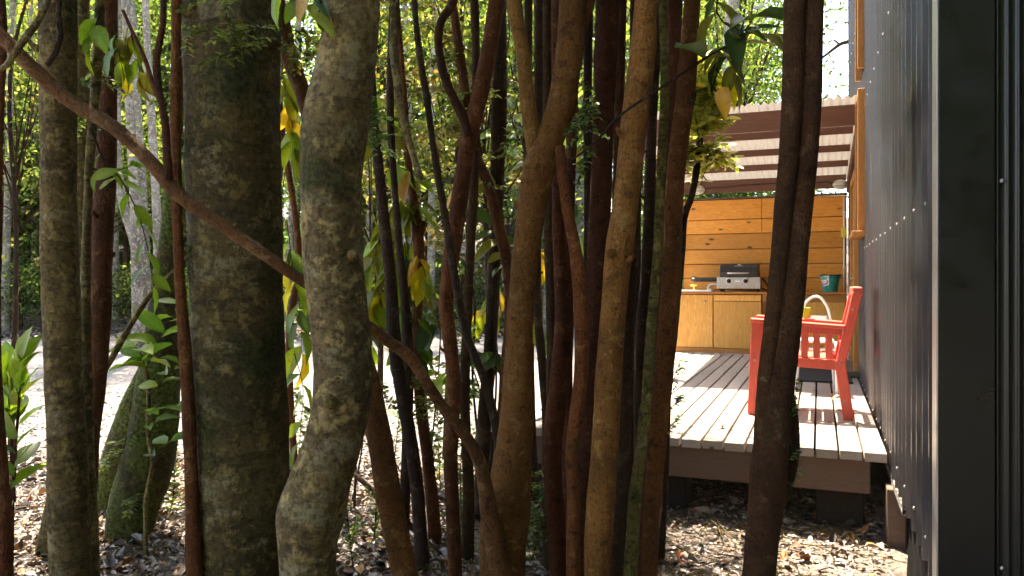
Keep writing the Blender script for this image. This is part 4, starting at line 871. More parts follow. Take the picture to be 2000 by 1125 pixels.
T21b = fg_tree('narrow_shadow_tree', 'narrow black-brown stem filling the gap left of the thin greyish stem', [(1288, -60, 10), (1284, 80, 10), (1277, 180, 10), (1271, 300, 11), (1267, 450, 12), (1262, 550, 12), (1254, 650, 13), (1250, 780, 13), (1250, 900, 13), (1248, 1080, 15)], 3.7, 'bark_dark', 5.0, 0.07, 12, crown=(1, 0.8, (0.2, 0.5, 0.8)), seed=36)
T22 = fg_tree('right_clump_tree', 'tall reddish orange trunk at the right edge of the central clump', [(1358, -60, 16), (1352, 0, 16), (1345, 100, 18), (1337, 200, 19), (1324, 300, 18), (1316, 400, 18), (1313, 500, 19), (1308, 600, 20), (1299, 700, 19), (1290, 800, 18), (1281, 900, 18), (1273, 1000, 17), (1268, 1140, 17)], 3.15, 'bark_cinnamon', 5.4, 0.05, 16, crown=(3, 1.0, (0.3, 0.3, 0.8)), seed=31)
branch(T22, [(1342, 205, 10), (1352, 192, 8), (1357, 178, 4)], 3.13, 'bark_dark', seed=13, name='stub')
T23 = fg_tree('thin_black_tree', 'thin nearly black wavy stem in front of the plank wall and deck, tufted with leaves', [(1368, 268, 7), (1362, 320, 7), (1352, 380, 6.5), (1336, 425, 7), (1333, 490, 6.5), (1327, 560, 6), (1316, 640, 5.5), (1308, 720, 5), (1305, 800, 5), (1302, 880, 5.5), (1298, 980, 6), (1291, 1085, 8)], 4.0, 'bark_dark', 0, 0.12, 10, seed=32)
T24 = fg_tree('twin_stem_tree', 'twin-stemmed brown trunk standing alone in front of the deck at right', [(1592, -60, 20), (1588, 0, 20), (1583, 150, 22), (1575, 300, 22), (1565, 400, 22), (1553, 500, 24), (1541, 600, 26), (1527, 700, 28), (1514, 790, 32), (1506, 870, 35), (1499, 950, 36), (1490, 1040, 33), (1480, 1140, 32)], 2.75, 'bark_brown', 5.4, 0.05, 20, crown=(0, 1.0, (0.8, 0.2, 1.0)), seed=33, step=0.028)
branch(T24, [(1556, -60, 19), (1552, 0, 20), (1549, 150, 20), (1541, 300, 19), (1531, 400, 18), (1521, 520, 17), (1508, 640, 17), (1497, 740, 17), (1490, 830, 17), (1484, 900, 14), (1478, 980, 10)], 2.74, 'bark_brown', seed=14, segs=16, name='second_stem')
branch(T24, [(1534, 735, 10), (1541, 790, 15), (1544, 850, 19), (1539, 905, 19), (1528, 960, 15), (1512, 1010, 10)], 2.78, 'bark_dark', seed=15, amp=0.15, name='burl')
branch(T24, [(1568, 478, 7), (1577, 464, 5), (1580, 452, 4)], 2.75, 'bark_dark', seed=16, name='stub')
for (par, pts_, d_, mt_, sd_) in ((T26, [(1068, -60, 9), (1070, 200, 9), (1072, 450, 10), (1078, 700, 11), (1075, 900, 12), (1072, 1130, 14)], 3.9, 'bark_brown', 401), (T26, [(1128, -60, 10), (1119, 200, 10), (1112, 420, 10), (1108, 650, 11), (1108, 900, 12), (1110, 1145, 14)], 3.8, 'bark_rust', 402), (T17, [(1150, -60, 9), (1148, 200, 9), (1150, 450, 10), (1146, 700, 11), (1155, 950, 12), (1160, 1130, 14)], 3.9, 'bark_dark', 403),
    (T17, [(1216, -60, 10), (1210, 200, 10), (1205, 400, 11), (1192, 650, 12), (1184, 900, 12), (1180, 1145, 14)], 3.8, 'bark_rust', 404), (T22, [(1240, -60, 9), (1238, 180, 9), (1242, 400, 10), (1240, 620, 11), (1234, 850, 12), (1228, 1130, 14)], 3.9, 'bark_dark', 405), (T12, [(925, -60, 8), (930, 150, 8), (926, 350, 9), (915, 560, 9), (908, 780, 10), (915, 950, 11), (912, 1100, 13)], 4.05, 'bark_brown', 406), (T9, [(770, -60, 6), (762, 200, 7), (775, 420, 7), (792, 620, 8), (795, 820, 9), (790, 1000, 10), (790, 1085, 11)], 4.15, 'bark_dark', 407)):
    branch(par, pts_, d_, mt_, seed=sd_, segs=12, amp=0.1, name='rear_stem')
# fallen stick and a leaning dead stick
fs = tag(tube('fallen_stick', [(*W(690, 925, 4.4), 0.014), (*W(760, 985, 4.3), 0.015), (*W(815, 1040, 4.2), 0.017), (*W(868, 1095, 4.08), 0.016)], 'bark_dark', None, 8, 0.05, 0.1, 3), 'dark fallen stick leaning across the feet of the slim backlit stems', 'stick')
ls = tag(tube('leaning_twig', [(*W(368, 505, 3.3), 0.006), (*W(305, 562, 3.35), 0.009), (*W(258, 630, 3.4), 0.012), (*W(215, 705, 3.45), 0.014), (*W(176, 768, 3.5), 0.014), (*W(168, 830, 3.5), 0.012), (*W(160, 1150, 3.55), 0.010)], 'bark_olive', None, 8, 0.05, 0.1, 3), 'thin pale dead twig slanting between the reddish and mossy trunks', 'twig')
lt = tag(tube('hanging_twig', [(*W(100, -20, 2.4), 0.009), (*W(78, 35, 2.38), 0.010), (*W(45, 80, 2.35), 0.011), (*W(12, 128, 2.35), 0.009), (*W(-20, 150, 2.35), 0.006)], 'bark_grey', None, 8, 0.04, 0.1, 3), 'pale grey twig crossing the top left corner', 'twig')
cr = tag(tube('cross_twig', [(*W(1110, 318, 2.9), 0.004), (*W(1165, 275, 2.85), 0.005), (*W(1212, 225, 2.85), 0.005), (*W(1290, 172, 2.85), 0.005), (*W(1350, 132, 2.9), 0.005), (*W(1400, 100, 2.95), 0.005), (*W(1430, 85, 3.0), 0.004)], 'bark_dark', None, 6, 0.04), 'thin twig stretched across the front of the central clump', 'twig')

# ------------------------------------------------------------------ large-leaved sprigs and saplings near the lens
sprig(T2, [(192, 30), (185, 60), (176, 95)], 2.8, 4, 55, ['green', 'lime'], droop=0.9, seed=2)
sprig(T3, [(225, 60), (232, 100), (240, 140)], 3.2, 6, 55, ['olive', 'green', 'yellow'], droop=1.0, seed=3)
sprig(T3, [(250, 40), (262, 90), (275, 150)], 3.2, 9, 60, ['olive', 'lime', 'olive'], droop=1.0, seed=4)
sprig(T2, [(178, 250), (205, 320), (232, 345), (262, 400), (285, 470), (300, 560)], 2.75, 13, 58, ['lime', 'green', 'lime'], droop=0.25, seed=5, r=0.0035)
sprig(T2, [(180, 330), (215, 335), (255, 325)], 2.75, 5, 58, ['lime', 'green'], droop=0.1, seed=6)
hs = thing('hanging_sapling', 'crooked thin sapling with bright lime leaves in front of the mossy trunks', 'sapling', W(286, 1085, 4.0)*1.0)
hs.location.z = 0
tube('stem', [(*W(286, 1100, 4.0), 0.010), (*W(285, 980, 3.95), 0.011), (*W(298, 905, 3.95), 0.012), (*W(290, 850, 3.95), 0.012), (*W(290, 765, 3.95), 0.012), (*W(285, 720, 3.95), 0.012), (*W(262, 680, 3.95), 0.009), (*W(243, 660, 3.95), 0.006)], 'bark_olive', hs, 8, 0.04, 0.15, 2)
sprig(hs, [(287, 715), (300, 690), (320, 650), (345, 600), (372, 575)], 3.9, 14, 62, ['lime', 'lime', 'green'], droop=0.15, seed=8, skip=0.0)
sprig(hs, [(285, 720), (275, 690), (262, 675)], 3.9, 6, 60, ['lime', 'green'], droop=0.2, seed=9, skip=0.0)
sprig(hs, [(296, 770), (320, 740), (345, 715), (366, 706)], 3.9, 7, 50, ['lime', 'green'], droop=0.3, seed=10, skip=0.2)
sprig(hs, [(292, 850), (310, 810), (332, 795), (348, 790)], 3.9, 6, 48, ['lime', 'green'], droop=0.1, seed=11)
sprig(hs, [(296, 900), (320, 870), (345, 855)], 3.9, 5, 55, ['green', 'deep'], droop=0.1, seed=12)
spv = thing('corner_sapling', 'young leafy sapling with upright pale green leaves at the lower left edge', 'sapling', W(25, 1140, 3.75)); spv.location.z = 0
tube('stem', [(*W(22, 1180, 3.75), 0.010), (*W(24, 1000, 3.75), 0.009), (*W(28, 900, 3.75), 0.008), (*W(36, 800, 3.72), 0.006), (*W(40, 730, 3.7), 0.004)], 'bark_rust', spv, 8, 0.05)
tube('stem', [(*W(28, 980, 3.75), 0.008), (*W(22, 860, 3.76), 0.007), (*W(20, 760, 3.78), 0.004)], 'bark_rust', spv, 8, 0.05)
sprig(spv, [(38, 790), (40, 750), (42, 700)], 3.7, 13, 62, ['lime', 'lime', 'green'], droop=-1.1, seed=14, skip=0.0, spread=0.75)
sprig(spv, [(20, 830), (18, 790), (14, 730)], 3.76, 11, 60, ['lime', 'lime', 'green'], droop=-0.9, seed=15, skip=0.0, spread=0.8)
sprig(spv, [(30, 930), (34, 850), (38, 815)], 3.74, 7, 66, ['green', 'deep', 'green'], droop=-0.25, seed=16, skip=0.0)
sprig(spv, [(22, 990), (20, 920), (20, 860)], 3.74, 6, 66, ['green', 'deep'], droop=0.0, seed=17, skip=0.0)
sprig(spv, [(26, 920), (60, 905), (92, 890), (110, 880)], 3.76, 2, 40, ['green'], droop=0.1, seed=18)
# between the big trunks and in the middle
sprig(T6, [(560, -30), (580, 0), (600, 12)], 2.25, 4, 75, ['green', 'lime'], droop=0.8, seed=20)
sprig(T6, [(610, -30), (625, 0), (630, 15)], 2.2, 3, 70, ['deep', 'green', 'yellow'], droop=0.9, seed=21)
sprig(T7b, [(548, 110), (556, 170), (565, 240), (575, 290)], 3.9, 10, 62, ['olive', 'lime', 'olive', 'yellow'], droop=0.9, seed=22, mat='bark_cinnamon')
sprig(T7b, [(560, 430), (572, 520), (585, 600), (590, 690)], 4.4, 12, 66, ['green', 'lime', 'yellow', 'deep'], droop=0.7, seed=23)
sprig(T7b, [(575, 690), (592, 760), (586, 850), (580, 960)], 4.3, 11, 62, ['green', 'lime', 'deep'], droop=0.3, seed=24)
hb = thing('yellowing_shrub', 'shrub with large drooping yellow-green leaves between the slim backlit stems', 'shrub', W(790, 1075, 4.2)); hb.location.z = 0
tube('stem', [(*W(795, 1080, 4.2), 0.010), (*W(800, 900, 4.25), 0.009), (*W(805, 700, 4.3), 0.008), (*W(790, 520, 4.35), 0.006), (*W(775, 380, 4.4), 0.004)], 'bark_dark', hb, 8, 0.05, 0.1, 5)
k = 30
for pts, n_, lp, kd in (([(775, 390), (760, 420), (740, 470), (725, 520)], 9, 66, ['olive', 'lime', 'olive']), ([(780, 380), (800, 400), (825, 400)], 5, 70, ['lime', 'olive']),
    ([(780, 440), (790, 480), (795, 540), (790, 580)], 11, 62, ['olive', 'deep', 'lime', 'green']), ([(770, 470), (755, 520), (745, 570), (725, 600)], 10, 62, ['yellow', 'olive', 'olive', 'lime', 'green']),
    ([(800, 560), (815, 570), (840, 560), (862, 570)], 6, 66, ['olive', 'deep']), ([(800, 600), (810, 640), (815, 660), (820, 700)], 9, 70, ['deep', 'deep', 'green']),
    ([(800, 620), (835, 625), (865, 632)], 6, 64, ['deep', 'green']), ([(800, 640), (790, 660), (776, 690)], 5, 62, ['green', 'deep']), ([(815, 500), (826, 520), (832, 545)], 4, 66, ['yellow', 'lime']),
    ([(745, 560), (722, 570), (705, 600)], 6, 60, ['olive', 'green']), ([(740, 300), (745, 250), (738, 215)], 7, 68, ['lime', 'olive', 'lime']), ([(770, 320), (800, 335), (838, 340)], 4, 70, ['tan', 'lime', 'yellow']),
    ([(730, 600), (715, 640), (712, 690)], 5, 55, ['lime', 'deep'])):
    sprig(hb, pts, 4.25+0.3*random.random(), int(n_*1.6), lp*0.9, kd, droop=0.8, seed=k, skip=0.1); k += 1
mb = thing('large_leaved_shrub', 'shrub with dull large leaves tucked behind the forked orange trunk', 'shrub', W(985, 1030, 4.6)); mb.location.z = 0
tube('stem', [(*W(985, 1035, 4.6), 0.010), (*W(975, 800, 4.7), 0.009), (*W(1000, 550, 4.75), 0.007), (*W(1060, 300, 4.8), 0.005), (*W(1130, 180, 4.85), 0.004)], 'bark_dark', mb, 8, 0.05, 0.1, 6)
for pts, n_, lp, kd in (([(985, 560), (960, 590), (940, 620)], 6, 62, ['yellow', 'lime', 'olive']), ([(990, 700), (970, 690), (935, 690)], 5, 58, ['green', 'deep']), ([(1000, 520), (980, 470), (960, 440)], 5, 70, ['deep', 'olive']),
    ([(1010, 480), (1060, 500), (1085, 540)], 6, 60, ['yellow', 'green', 'deep']), ([(1040, 330), (1005, 250), (1000, 215)], 7, 78, ['deep', 'deep', 'green']), ([(1100, 260), (1130, 230), (1145, 300)], 8, 80, ['deep', 'deep', 'olive']),
    ([(1090, 420), (1130, 400), (1150, 460)], 5, 66, ['deep', 'green']), ([(1200, 200), (1215, 230), (1216, 270)], 4, 66, ['olive', 'deep']), ([(1050, 620), (1075, 640), (1085, 670)], 4, 56, ['deep', 'lime']), ([(900, 720), (868, 730), (845, 725)], 5, 55, ['lime', 'green']),
    ([(960, 350), (930, 330), (905, 350)], 5, 70, ['tan', 'olive', 'yellow'])):
    sprig(mb, pts, 4.6+0.35*random.random(), int(n_*1.6), lp*0.9, kd, droop=0.7, seed=k, skip=0.1); k += 1
# dark large-leaved sprig hanging into the gap on the right
sprig(T22, [(1352, 130), (1385, 108), (1420, 90), (1445, 70), (1470, 40), (1480, 20)], 2.95, 12, 82, ['deep', 'deep', 'olive'], droop=0.35, seed=60, r=0.005)
sprig(T22, [(1400, 100), (1420, 110), (1432, 140)], 2.95, 6, 84, ['deep', 'olive'], droop=0.9, seed=61, r=0.003)
sprig(T22, [(1410, -40), (1400, 25), (1430, 55), (1462, 62), (1500, 70)], 2.98, 9, 70, ['deep', 'olive', 'deep'], droop=0.3, seed=62, r=0.004)
sprig(T22, [(1395, 130), (1410, 150), (1412, 170)], 2.96, 3, 70, ['deep', 'yellow'], droop=1.0, seed=63)
# fine-leaved sprays
spray(T5, [[(430, -40), (440, 20), (452, 60), (470, 100)], [(545, 60), (500, 55), (450, 62), (400, 60), (360, 75)], [(540, 80), (500, 90), (460, 100), (425, 112)]], 2.62, 17, GREEN, 9, 85, 71, droop=0.05)
spray(T7, [[(560, 75), (590, 60), (620, 85), (650, 70)], [(575, 90), (600, 110), (625, 100)], [(580, 60), (560, 90), (520, 85)]], 3.0, 14, YGREEN, 8, 60, 72)
spray(T9, [[(700, 165), (715, 205), (700, 240)], [(735, 190), (715, 225), (690, 215)], [(740, 300), (710, 250), (690, 235)]], 3.3, 18, BGREEN, 9, 70, 73)
spray(T11, [[(830, 40), (860, 80), (890, 130), (930, 150)], [(850, 280), (880, 250), (920, 240)], [(840, 180), (880, 175), (930, 190)], [(822, 120), (790, 150), (765, 190)]], 4.6, 17, YGREEN, 14, 90, 74)
spray(T12, [[(930, 60), (900, 100), (870, 120)], [(940, 150), (915, 175), (880, 190)], [(905, 330), (880, 350), (850, 340)]], 4.2, 16, GREEN, 12, 90, 75)
spray(T17, [[(1150, 160), (1145, 200), (1135, 270), (1150, 330)], [(1160, 190), (1140, 230), (1120, 250)]], 3.2, 15, GREEN, 10, 60, 76)
spray(T23, [[(1368, 275), (1372, 230), (1372, 180)], [(1368, 270), (1385, 240), (1395, 205)], [(1366, 275), (1358, 240), (1352, 200)], [(1366, 285), (1345, 300), (1335, 330)], [(1367, 285), (1390, 305), (1400, 322)], [(1370, 240), (1380, 190), (1392, 160)], [(1368, 268), (1350, 230), (1345, 170)], [(1372, 240), (1362, 180), (1370, 130)]], 3.95, 21, [(0.40, 0.38, 0.10), (0.32, 0.33, 0.09), (0.24, 0.26, 0.07), (0.45, 0.36, 0.10)], 26, 85, 77, dens=1.0, droop=-0.4, twig_r=0.004)  # tuft leaf colours lightened to stand for sunlight on them
spray(T23, [[(1310, 760), (1320, 730), (1330, 700)], [(1308, 800), (1318, 790), (1328, 770)], [(1305, 850), (1316, 830), (1322, 810)]], 4.0, 11, BGREEN, 6, 25, 78)
spray(T24, [[(1540, 840), (1552, 790), (1556, 745)], [(1535, 905), (1548, 880), (1556, 868)], [(1540, 960), (1550, 930), (1556, 905)]], 2.75, 13, GREEN, 6, 26, 79, droop=-0.4)
spray(T25, [[(1064, 1060), (1055, 1000), (1050, 950)], [(1066, 1080), (1045, 1050), (1035, 1000)], [(1040, 1100), (1030, 1060), (1020, 1020)]], 3.9, 14, GREEN, 9, 45, 80, droop=-0.3)
spray(T9, [[(800, 850), (790, 780), (770, 700)], [(770, 800), (745, 760), (730, 740)], [(830, 820), (825, 770), (815, 740)]], 4.2, 15, YGREEN, 8, 50, 81)
spray(T10, [[(850, 900), (835, 820), (820, 760), (815, 720)], [(860, 830), (880, 780), (900, 720), (912, 650)]], 4.6, 15, GREEN, 10, 55, 82, droop=-0.2)
spray(T2, [[(176, 200), (160, 230), (148, 250)], [(185, 120), (215, 170), (245, 180)]], 2.9, 16, GREEN, 7, 60, 83)
spray(TLb, [[(280, 960), (262, 980), (250, 985)], [(270, 840), (240, 860), (205, 905)], [(350, 420), (375, 480), (360, 560), (372, 640)]], 4.15, 13, GREEN, 8, 50, 84)
spray(T5b, [[(350, 160), (330, 220), (350, 260), (362, 330)], [(352, 440), (365, 500), (352, 560)]], 2.85, 14, GREEN, 8, 50, 85)
# bare twigs and small plants rising from the litter
SEED = ['right of the foot of the curving blotchy trunk', 'hard against the foot of the curving blotchy trunk', 'left of the slim backlit stems', 'right of the bowed orange stem, beneath the limb', 'just left of the forked trunk foot', 'in the gap between the two big trunks', 'at the right foot of the forked orange trunk', 'at the foot of the thin greyish stem', 'right of the corner sapling', 'left of the foot of the largest trunk', 'behind the bowed orange stem on the gravel edge', 'behind the slim backlit stems on the gravel edge']
rg = random.Random(91); i = 0
for (par, x0, y0, x1, y1, dd_, r_) in ((hb, 700, 985, 740, -60, 4.9, 0.006), (hb, 760, 1000, 700, 100, 4.8, 0.005), (hb, 850, 1010, 770, -60, 4.7, 0.007), (hb, 840, 960, 900, 60, 5.2, 0.005), (hb, 690, 960, 820, 380, 5.1, 0.005), (mb, 930, 1000, 905, -60, 4.8, 0.007), (mb, 950, 1010, 1000, -60, 4.7, 0.006), (mb, 1010, 1000, 930, 120, 4.8, 0.005), (mb, 1090, 980, 1150, -60, 4.9, 0.008), (mb, 1180, 960, 1215, -60, 5.1, 0.010), (mb, 1240, 950, 1240, 100, 5.2, 0.008), (mb, 960, 960, 830, 180, 5.0, 0.005)):
    q = random.Random(int(x0)); pts_ = []
    for k_ in range(9):
        f_ = k_/8; pts_.append((*W(x0+(x1-x0)*f_+q.uniform(-12, 12), y0+(y1-y0)*f_, dd_), r_*(1.3-0.9*f_)))
    pts_[0] = (pts_[0][0], pts_[0][1], -0.03, r_*1.4)
    tube('stem', pts_, 'bark_dark' if q.random() < 0.6 else 'bark_rust', par, 7, 0.06, 0.1, int(x0))
for br, dd_, lp_, sd_ in (([[(740, 60), (700, 90), (690, 130)], [(745, 120), (775, 100), (800, 60)], [(740, 200), (765, 230), (800, 250)]], 4.9, 17, 301), ([[(900, 100), (870, 60), (840, 50)], [(905, 200), (885, 240), (850, 260)], [(900, 300), (930, 330), (945, 380)]], 4.8, 17, 302), ([[(700, 330), (725, 350), (760, 345)], [(820, 420), (845, 440), (870, 480)], [(720, 480), (740, 520), (735, 560)]], 5.1, 17, 303), ([[(900, 600), (915, 640), (930, 700)], [(905, 680), (890, 720), (900, 780)]], 4.8, 15, 304)):
    spray(hb, br, dd_, lp_, YGREEN if sd_ % 2 else GREEN, 12, 70, sd_)
q = random.Random(515)
for k_ in range(15):
    x_ = q.uniform(690, 1010); y_ = q.uniform(-20, 330); a_ = q.uniform(-0.6, 0.6)
    spray(hb if x_ < 880 else mb, [[(x_, y_), (x_+45*math.cos(a_), y_+45*math.sin(a_)), (x_+95*math.cos(a_), y_+95*math.sin(a_)+q.uniform(-10, 25))]], q.uniform(5.0, 6.6), q.uniform(13, 19), YGREEN if k_ % 3 else GREEN, 14, 75, 520+k_)
for br, dd_, lp_, sd_ in (([[(1150, 60), (1140, 120), (1150, 190)], [(1215, 150), (1225, 100), (1215, 60)]], 4.9, 17, 311), ([[(1000, 150), (1030, 180), (1060, 150)], [(1000, 260), (970, 300), (940, 310)], [(1090, 500), (1110, 540), (1100, 600)]], 4.7, 16, 312)):
    spray(mb, br, dd_, lp_, GREEN, 12, 65, sd_)
i = 0
for (x_, y_, h_, lp, pal) in ((690, 1110, 260, 14, BGREEN), (640, 1095, 200, 13, GREEN), (730, 1060, 300, 13, GREEN), (905, 1060, 380, 13, BGREEN), (925, 1000, 280, 12, BGREEN), (585, 960, 220, 15, GREEN), (1040, 1090, 170, 13, GREEN), (1240, 1085, 120, 12, GREEN), (120, 960, 90, 16, BGREEN), (330, 1010, 130, 14, GREEN), (860, 960, 260, 12, YGREEN), (770, 900, 240, 12, GREEN)):
    d = EYE*FPX/(y_-HY); pl = thing('understory_seedling', 'thin wiry seedling with tiny leaves '+SEED[i], 'seedling', W(x_, y_, d), 'seedlings among the trunks')
    spray(pl, [[(x_, y_), (x_+rg.uniform(-12, 12), y_-h_*0.35), (x_+rg.uniform(-25, 25), y_-h_*0.7), (x_+rg.uniform(-40, 40), y_-h_)]], d, lp, pal, 14, 40, 100+i, twig_r=0.004, droop=-0.35); i += 1

# ------------------------------------------------------------------ forest beyond the drive
def proto_tree(seed, kind):
    rng = np.random.default_rng(seed)
    if kind == 'tall':
        h = 11.0; me, C = crown_mesh('crown', seed, 2.6, 2.6, 3.6, 105, 44, 0.15, YGREEN if seed % 2 else GREEN, 0.36, 0.3); cz = 8.0; r = 0.14
    elif kind == 'mid':
        h = 5.0; me, C = crown_mesh('crown', seed, 1.5, 1.5, 2.0, 80, 42, 0.105, [YGREEN, GREEN, GREEN][seed % 3], 0.25, 0.25); cz = 3.2; r = 0.055
    elif kind == 'dense':
        h = 6.0; me, C = crown_mesh('crown', seed, 1.9, 1.9, 2.9, 330, 26, 0.17, [GREEN][0], 0.34, 0.5); cz = 3.4; r = 0.09
    elif kind == 'wisp':
        h = 5.2; me, C = crown_mesh('crown', seed, 0.75, 0.75, 1.6, 95, 16, 0.055, [YGREEN, GREEN][seed % 2], 0.13, 0.1); cz = 3.3; r = 0.02
    else:
        h = 1.6; me, C = crown_mesh('foliage', seed, 0.95, 0.95, 0.65, 60, 34, 0.085, [GREEN, GREEN][seed % 2], 0.24, 0.15); cz = 0.75; r = 0.03
    C2 = C+np.array((0, 0, cz)); T = [tube_data([(0, 0, -0.3, r*1.35), (rng.normal()*0.05*h*0.1, 0.02, h*0.3, r), (rng.normal()*0.12, rng.normal()*0.12, h*0.6, r*0.75), (rng.normal()*0.25, rng.normal()*0.25, h*0.92, r*0.25)], 10, 0.25, 0.06, seed)]
    V, F = merge(T); tm = mesh_np('trunk', V, F, True); lm = limbs_mesh('limbs', C2, min(h*0.35, cz*0.5), rng, 14 if kind != 'bush' else 8, r*0.4)
    me.transform(Matrix.Translation((0, 0, cz))); return tm, lm, me
PROTO = {k: [proto_tree(s_, k) for s_ in ss] for k, ss in (('tall', (41, 42, 43)), ('mid', (51, 52, 53)), ('bush', (61, 62)), ('wisp', (71, 72)), ('dense', (81,)))}
KIND = {'dense': ('evergreen_tree', 'tree', '', ''), 'wisp': ('young_tree', 'tree', '', ''), 'tall': ('forest_tree', 'tree', 'tall pale-stemmed forest tree beyond the gravel drive', 'tall forest trees beyond the drive'), 'mid': ('understory_tree', 'tree', 'small bushy understory tree in the thicket beyond the drive', 'understory trees beyond the drive'), 'bush': ('bush', 'bush', 'low green bush on the bank beyond the drive', 'low bushes on the bank')}
tr_i = [0]
def plant(kind, px, d, sc, label=None, group=None, bark=None, u=None, leaf=True):
    i = tr_i[0]; tr_i[0] += 1; rg = random.Random(1000+i)
    u = (px-1000)/FPX*d if u is None else u
    x, y = UD(u, d); gz = float(ground_h(x, y)); nm, cat, lb, gp = KIND[kind]
    tm, lm, me = PROTO[kind][i % len(PROTO[kind])]
    th = thing(nm, label or lb, cat, (x, y, gz), None if label and not group else (group or gp)); th.rotation_euler = (rg.uniform(-0.05, 0.05), rg.uniform(-0.05, 0.05), rg.uniform(0, 6.28)); th.scale = (sc, sc, sc*rg.uniform(0.9, 1.15))
    a = link('trunk', tm, bark or ('bark_pale' if kind == 'tall' else 'bark_dark'), th); link('limbs', lm, 'bark_dark', th)
    if leaf: link('crown' if kind != 'bush' else 'foliage', me, None, th)
    return th
rg = random.Random(17)
for i in range(30):
    d = rg.uniform(23, 46); px = rg.uniform(-300, 1480); plant('tall', px, d, rg.uniform(0.85, 1.3))
for i in range(52):
    d = rg.uniform(20.5, 36); px = rg.uniform(-250, 1420); plant('mid', px, d, rg.uniform(0.8, 1.35))
for i in range(52):
    d = rg.uniform(20.5, 31); px = rg.uniform(-200, 1350); plant('bush', px, d, rg.uniform(0.45, 1.5))
for i in range(18):
    d = rg.uniform(48, 66); px = -250+1750*(i+rg.random())/18; plant('tall', px, d, rg.uniform(1.9, 2.5))
for (px, d, sc, lb) in ((-70, 22.5, 1.1, 'dense dark evergreen at the left edge beyond the drive'), (60, 25, 1.3, 'dense dark evergreen beyond the drive behind the far left trunk'), (330, 29, 1.5, 'dense dark evergreen beyond the drive behind the mossy trunks'), (760, 27, 1.3, 'dense dark evergreen beyond the drive behind the slim backlit stems'), (960, 31, 1.5, 'dense dark evergreen beyond the drive left of the forked trunk')):
    plant('dense', px, d, sc, lb)
# nearer fine-leaved understory, this side of the drive
for (px, d, sc) in ((740, 5.9, 1.0), (870, 6.2, 1.05), (960, 5.7, 1.0), (1030, 6.6, 1.0), (20, 6.6, 1.0), (560, 6.6, 0.9)):
    o = plant('wisp', px, d, sc, 'slender fine-leaved young tree this side of the gravel drive', 'young trees this side of the drive')
# trees behind the kitchen
for (px, d, sc) in ((1380, 17, 1.15), (1475, 17, 1.0), (1515, 21, 1.25), (1330, 15.5, 1.2), (1440, 24, 1.5)):
    plant('mid', px, d, sc, 'bright green leafy tree showing above the kitchen canopy roof', 'trees behind the kitchen')
plant('tall', 1425, 20, 1.1, 'tall pale-trunked tree rising behind the left end of the canopy roof')
sg = fg_tree('bare_bough_tree', 'tree behind the building whose dark bough crosses the white sky', [(1745, 0, 10), (1740, 250, 12), (1735, 520, 14), (1730, 640, 15)], 22, 'bark_dark', 14, 0.05, 10, crown=(3, 1.6, (0, 0, 1.5)), seed=5, step=0.3)
branch(sg, [(1738, 60, 8), (1700, 62, 5), (1660, 80, 4), (1640, 87, 3.4), (1612, 108, 2.6), (1590, 125, 1.5)], 22, 'bark_dark', seed=3, segs=8)
branch(sg, [(1640, 87, 2), (1626, 78, 1.4), (1610, 92, 0.9)], 22, 'bark_dark', seed=4, segs=6)
spray(sg, [[(1735, -20), (1680, 10), (1640, 20), (1606, 12)], [(1735, 20), (1690, 35), (1650, 45), (1628, 40)]], 22, 6, BGREEN, 16, 30, 88, twig_r=0.012)
fp = thing('marker_post', 'red-brown wooden post at the far edge of the drive, left of the mossy trunks', 'post', (*W(273, 645, 21)[:2], float(ground_h(*W(273, 645, 21)[:2]))))
box('shaft', fp.location.x-0.08, fp.location.x+0.08, fp.location.y-0.08, fp.location.y+0.08, fp.location.z-0.2, fp.location.z+1.5, 'painted_beam', fp, 0.01); box('cap', fp.location.x-0.1, fp.location.x+0.1, fp.location.y-0.1, fp.location.y+0.1, fp.location.z+1.502, fp.location.z+1.55, 'painted_beam', fp, 0.01)
# pale sunlit trunks on the left
for (a, b_, d, w_) in (((250, 150), (268, 590), 17.0, 9), ((262, 150), (285, 600), 17.6, 10), ((290, 140), (312, 600), 16.6, 8), ((232, 340), (290, 620), 18.2, 9)):
    pts = [(a[0]-20, -250, w_*0.7), (a[0]-6, 0, w_*0.8), (a[0], a[1], w_*0.9), ((a[0]+b_[0])/2+3, (a[1]+b_[1])/2, w_), (b_[0], b_[1], w_*1.15)]
    fg_tree('pale_sunlit_tree', 'slender pale trunk in full sun beyond the drive at left', pts, d, 'bark_pale', 12, 0.05, 10, crown=(1, 1.1, (0, 0, 1)), seed=int(a[0]), group='pale trunks in the sun at left', step=0.25)
for k, (x0, x1, d, w_) in enumerate(((25, 10, 20.5, 7), (60, 66, 24, 6), (232, 226, 22, 7), (345, 352, 23, 6), (560, 566, 21, 6), (584, 580, 25, 7), (728, 722, 20.8, 6), (790, 800, 23, 7), (850, 842, 21.5, 8), (915, 925, 24, 6), (1000, 1004, 22, 7), (1075, 1068, 21, 7), (1120, 1128, 25, 7), (1430, 1395, 18, 13))):
    fg_tree('slim_pale_tree', 'slim pale trunk', [(x0-(x1-x0)*2, -220, w_*0.6), (x0, 0, w_*0.75), ((x0+x1)/2+6*math.sin(k*2), 300, w_*0.9), (x1, 615, w_*1.1)], d, 'bark_pale', 12.5, 0.06, 9, crown=(k, 1.2, (0, 0, 1)), seed=200+k, group='slim pale trunks beyond the drive', step=0.3)
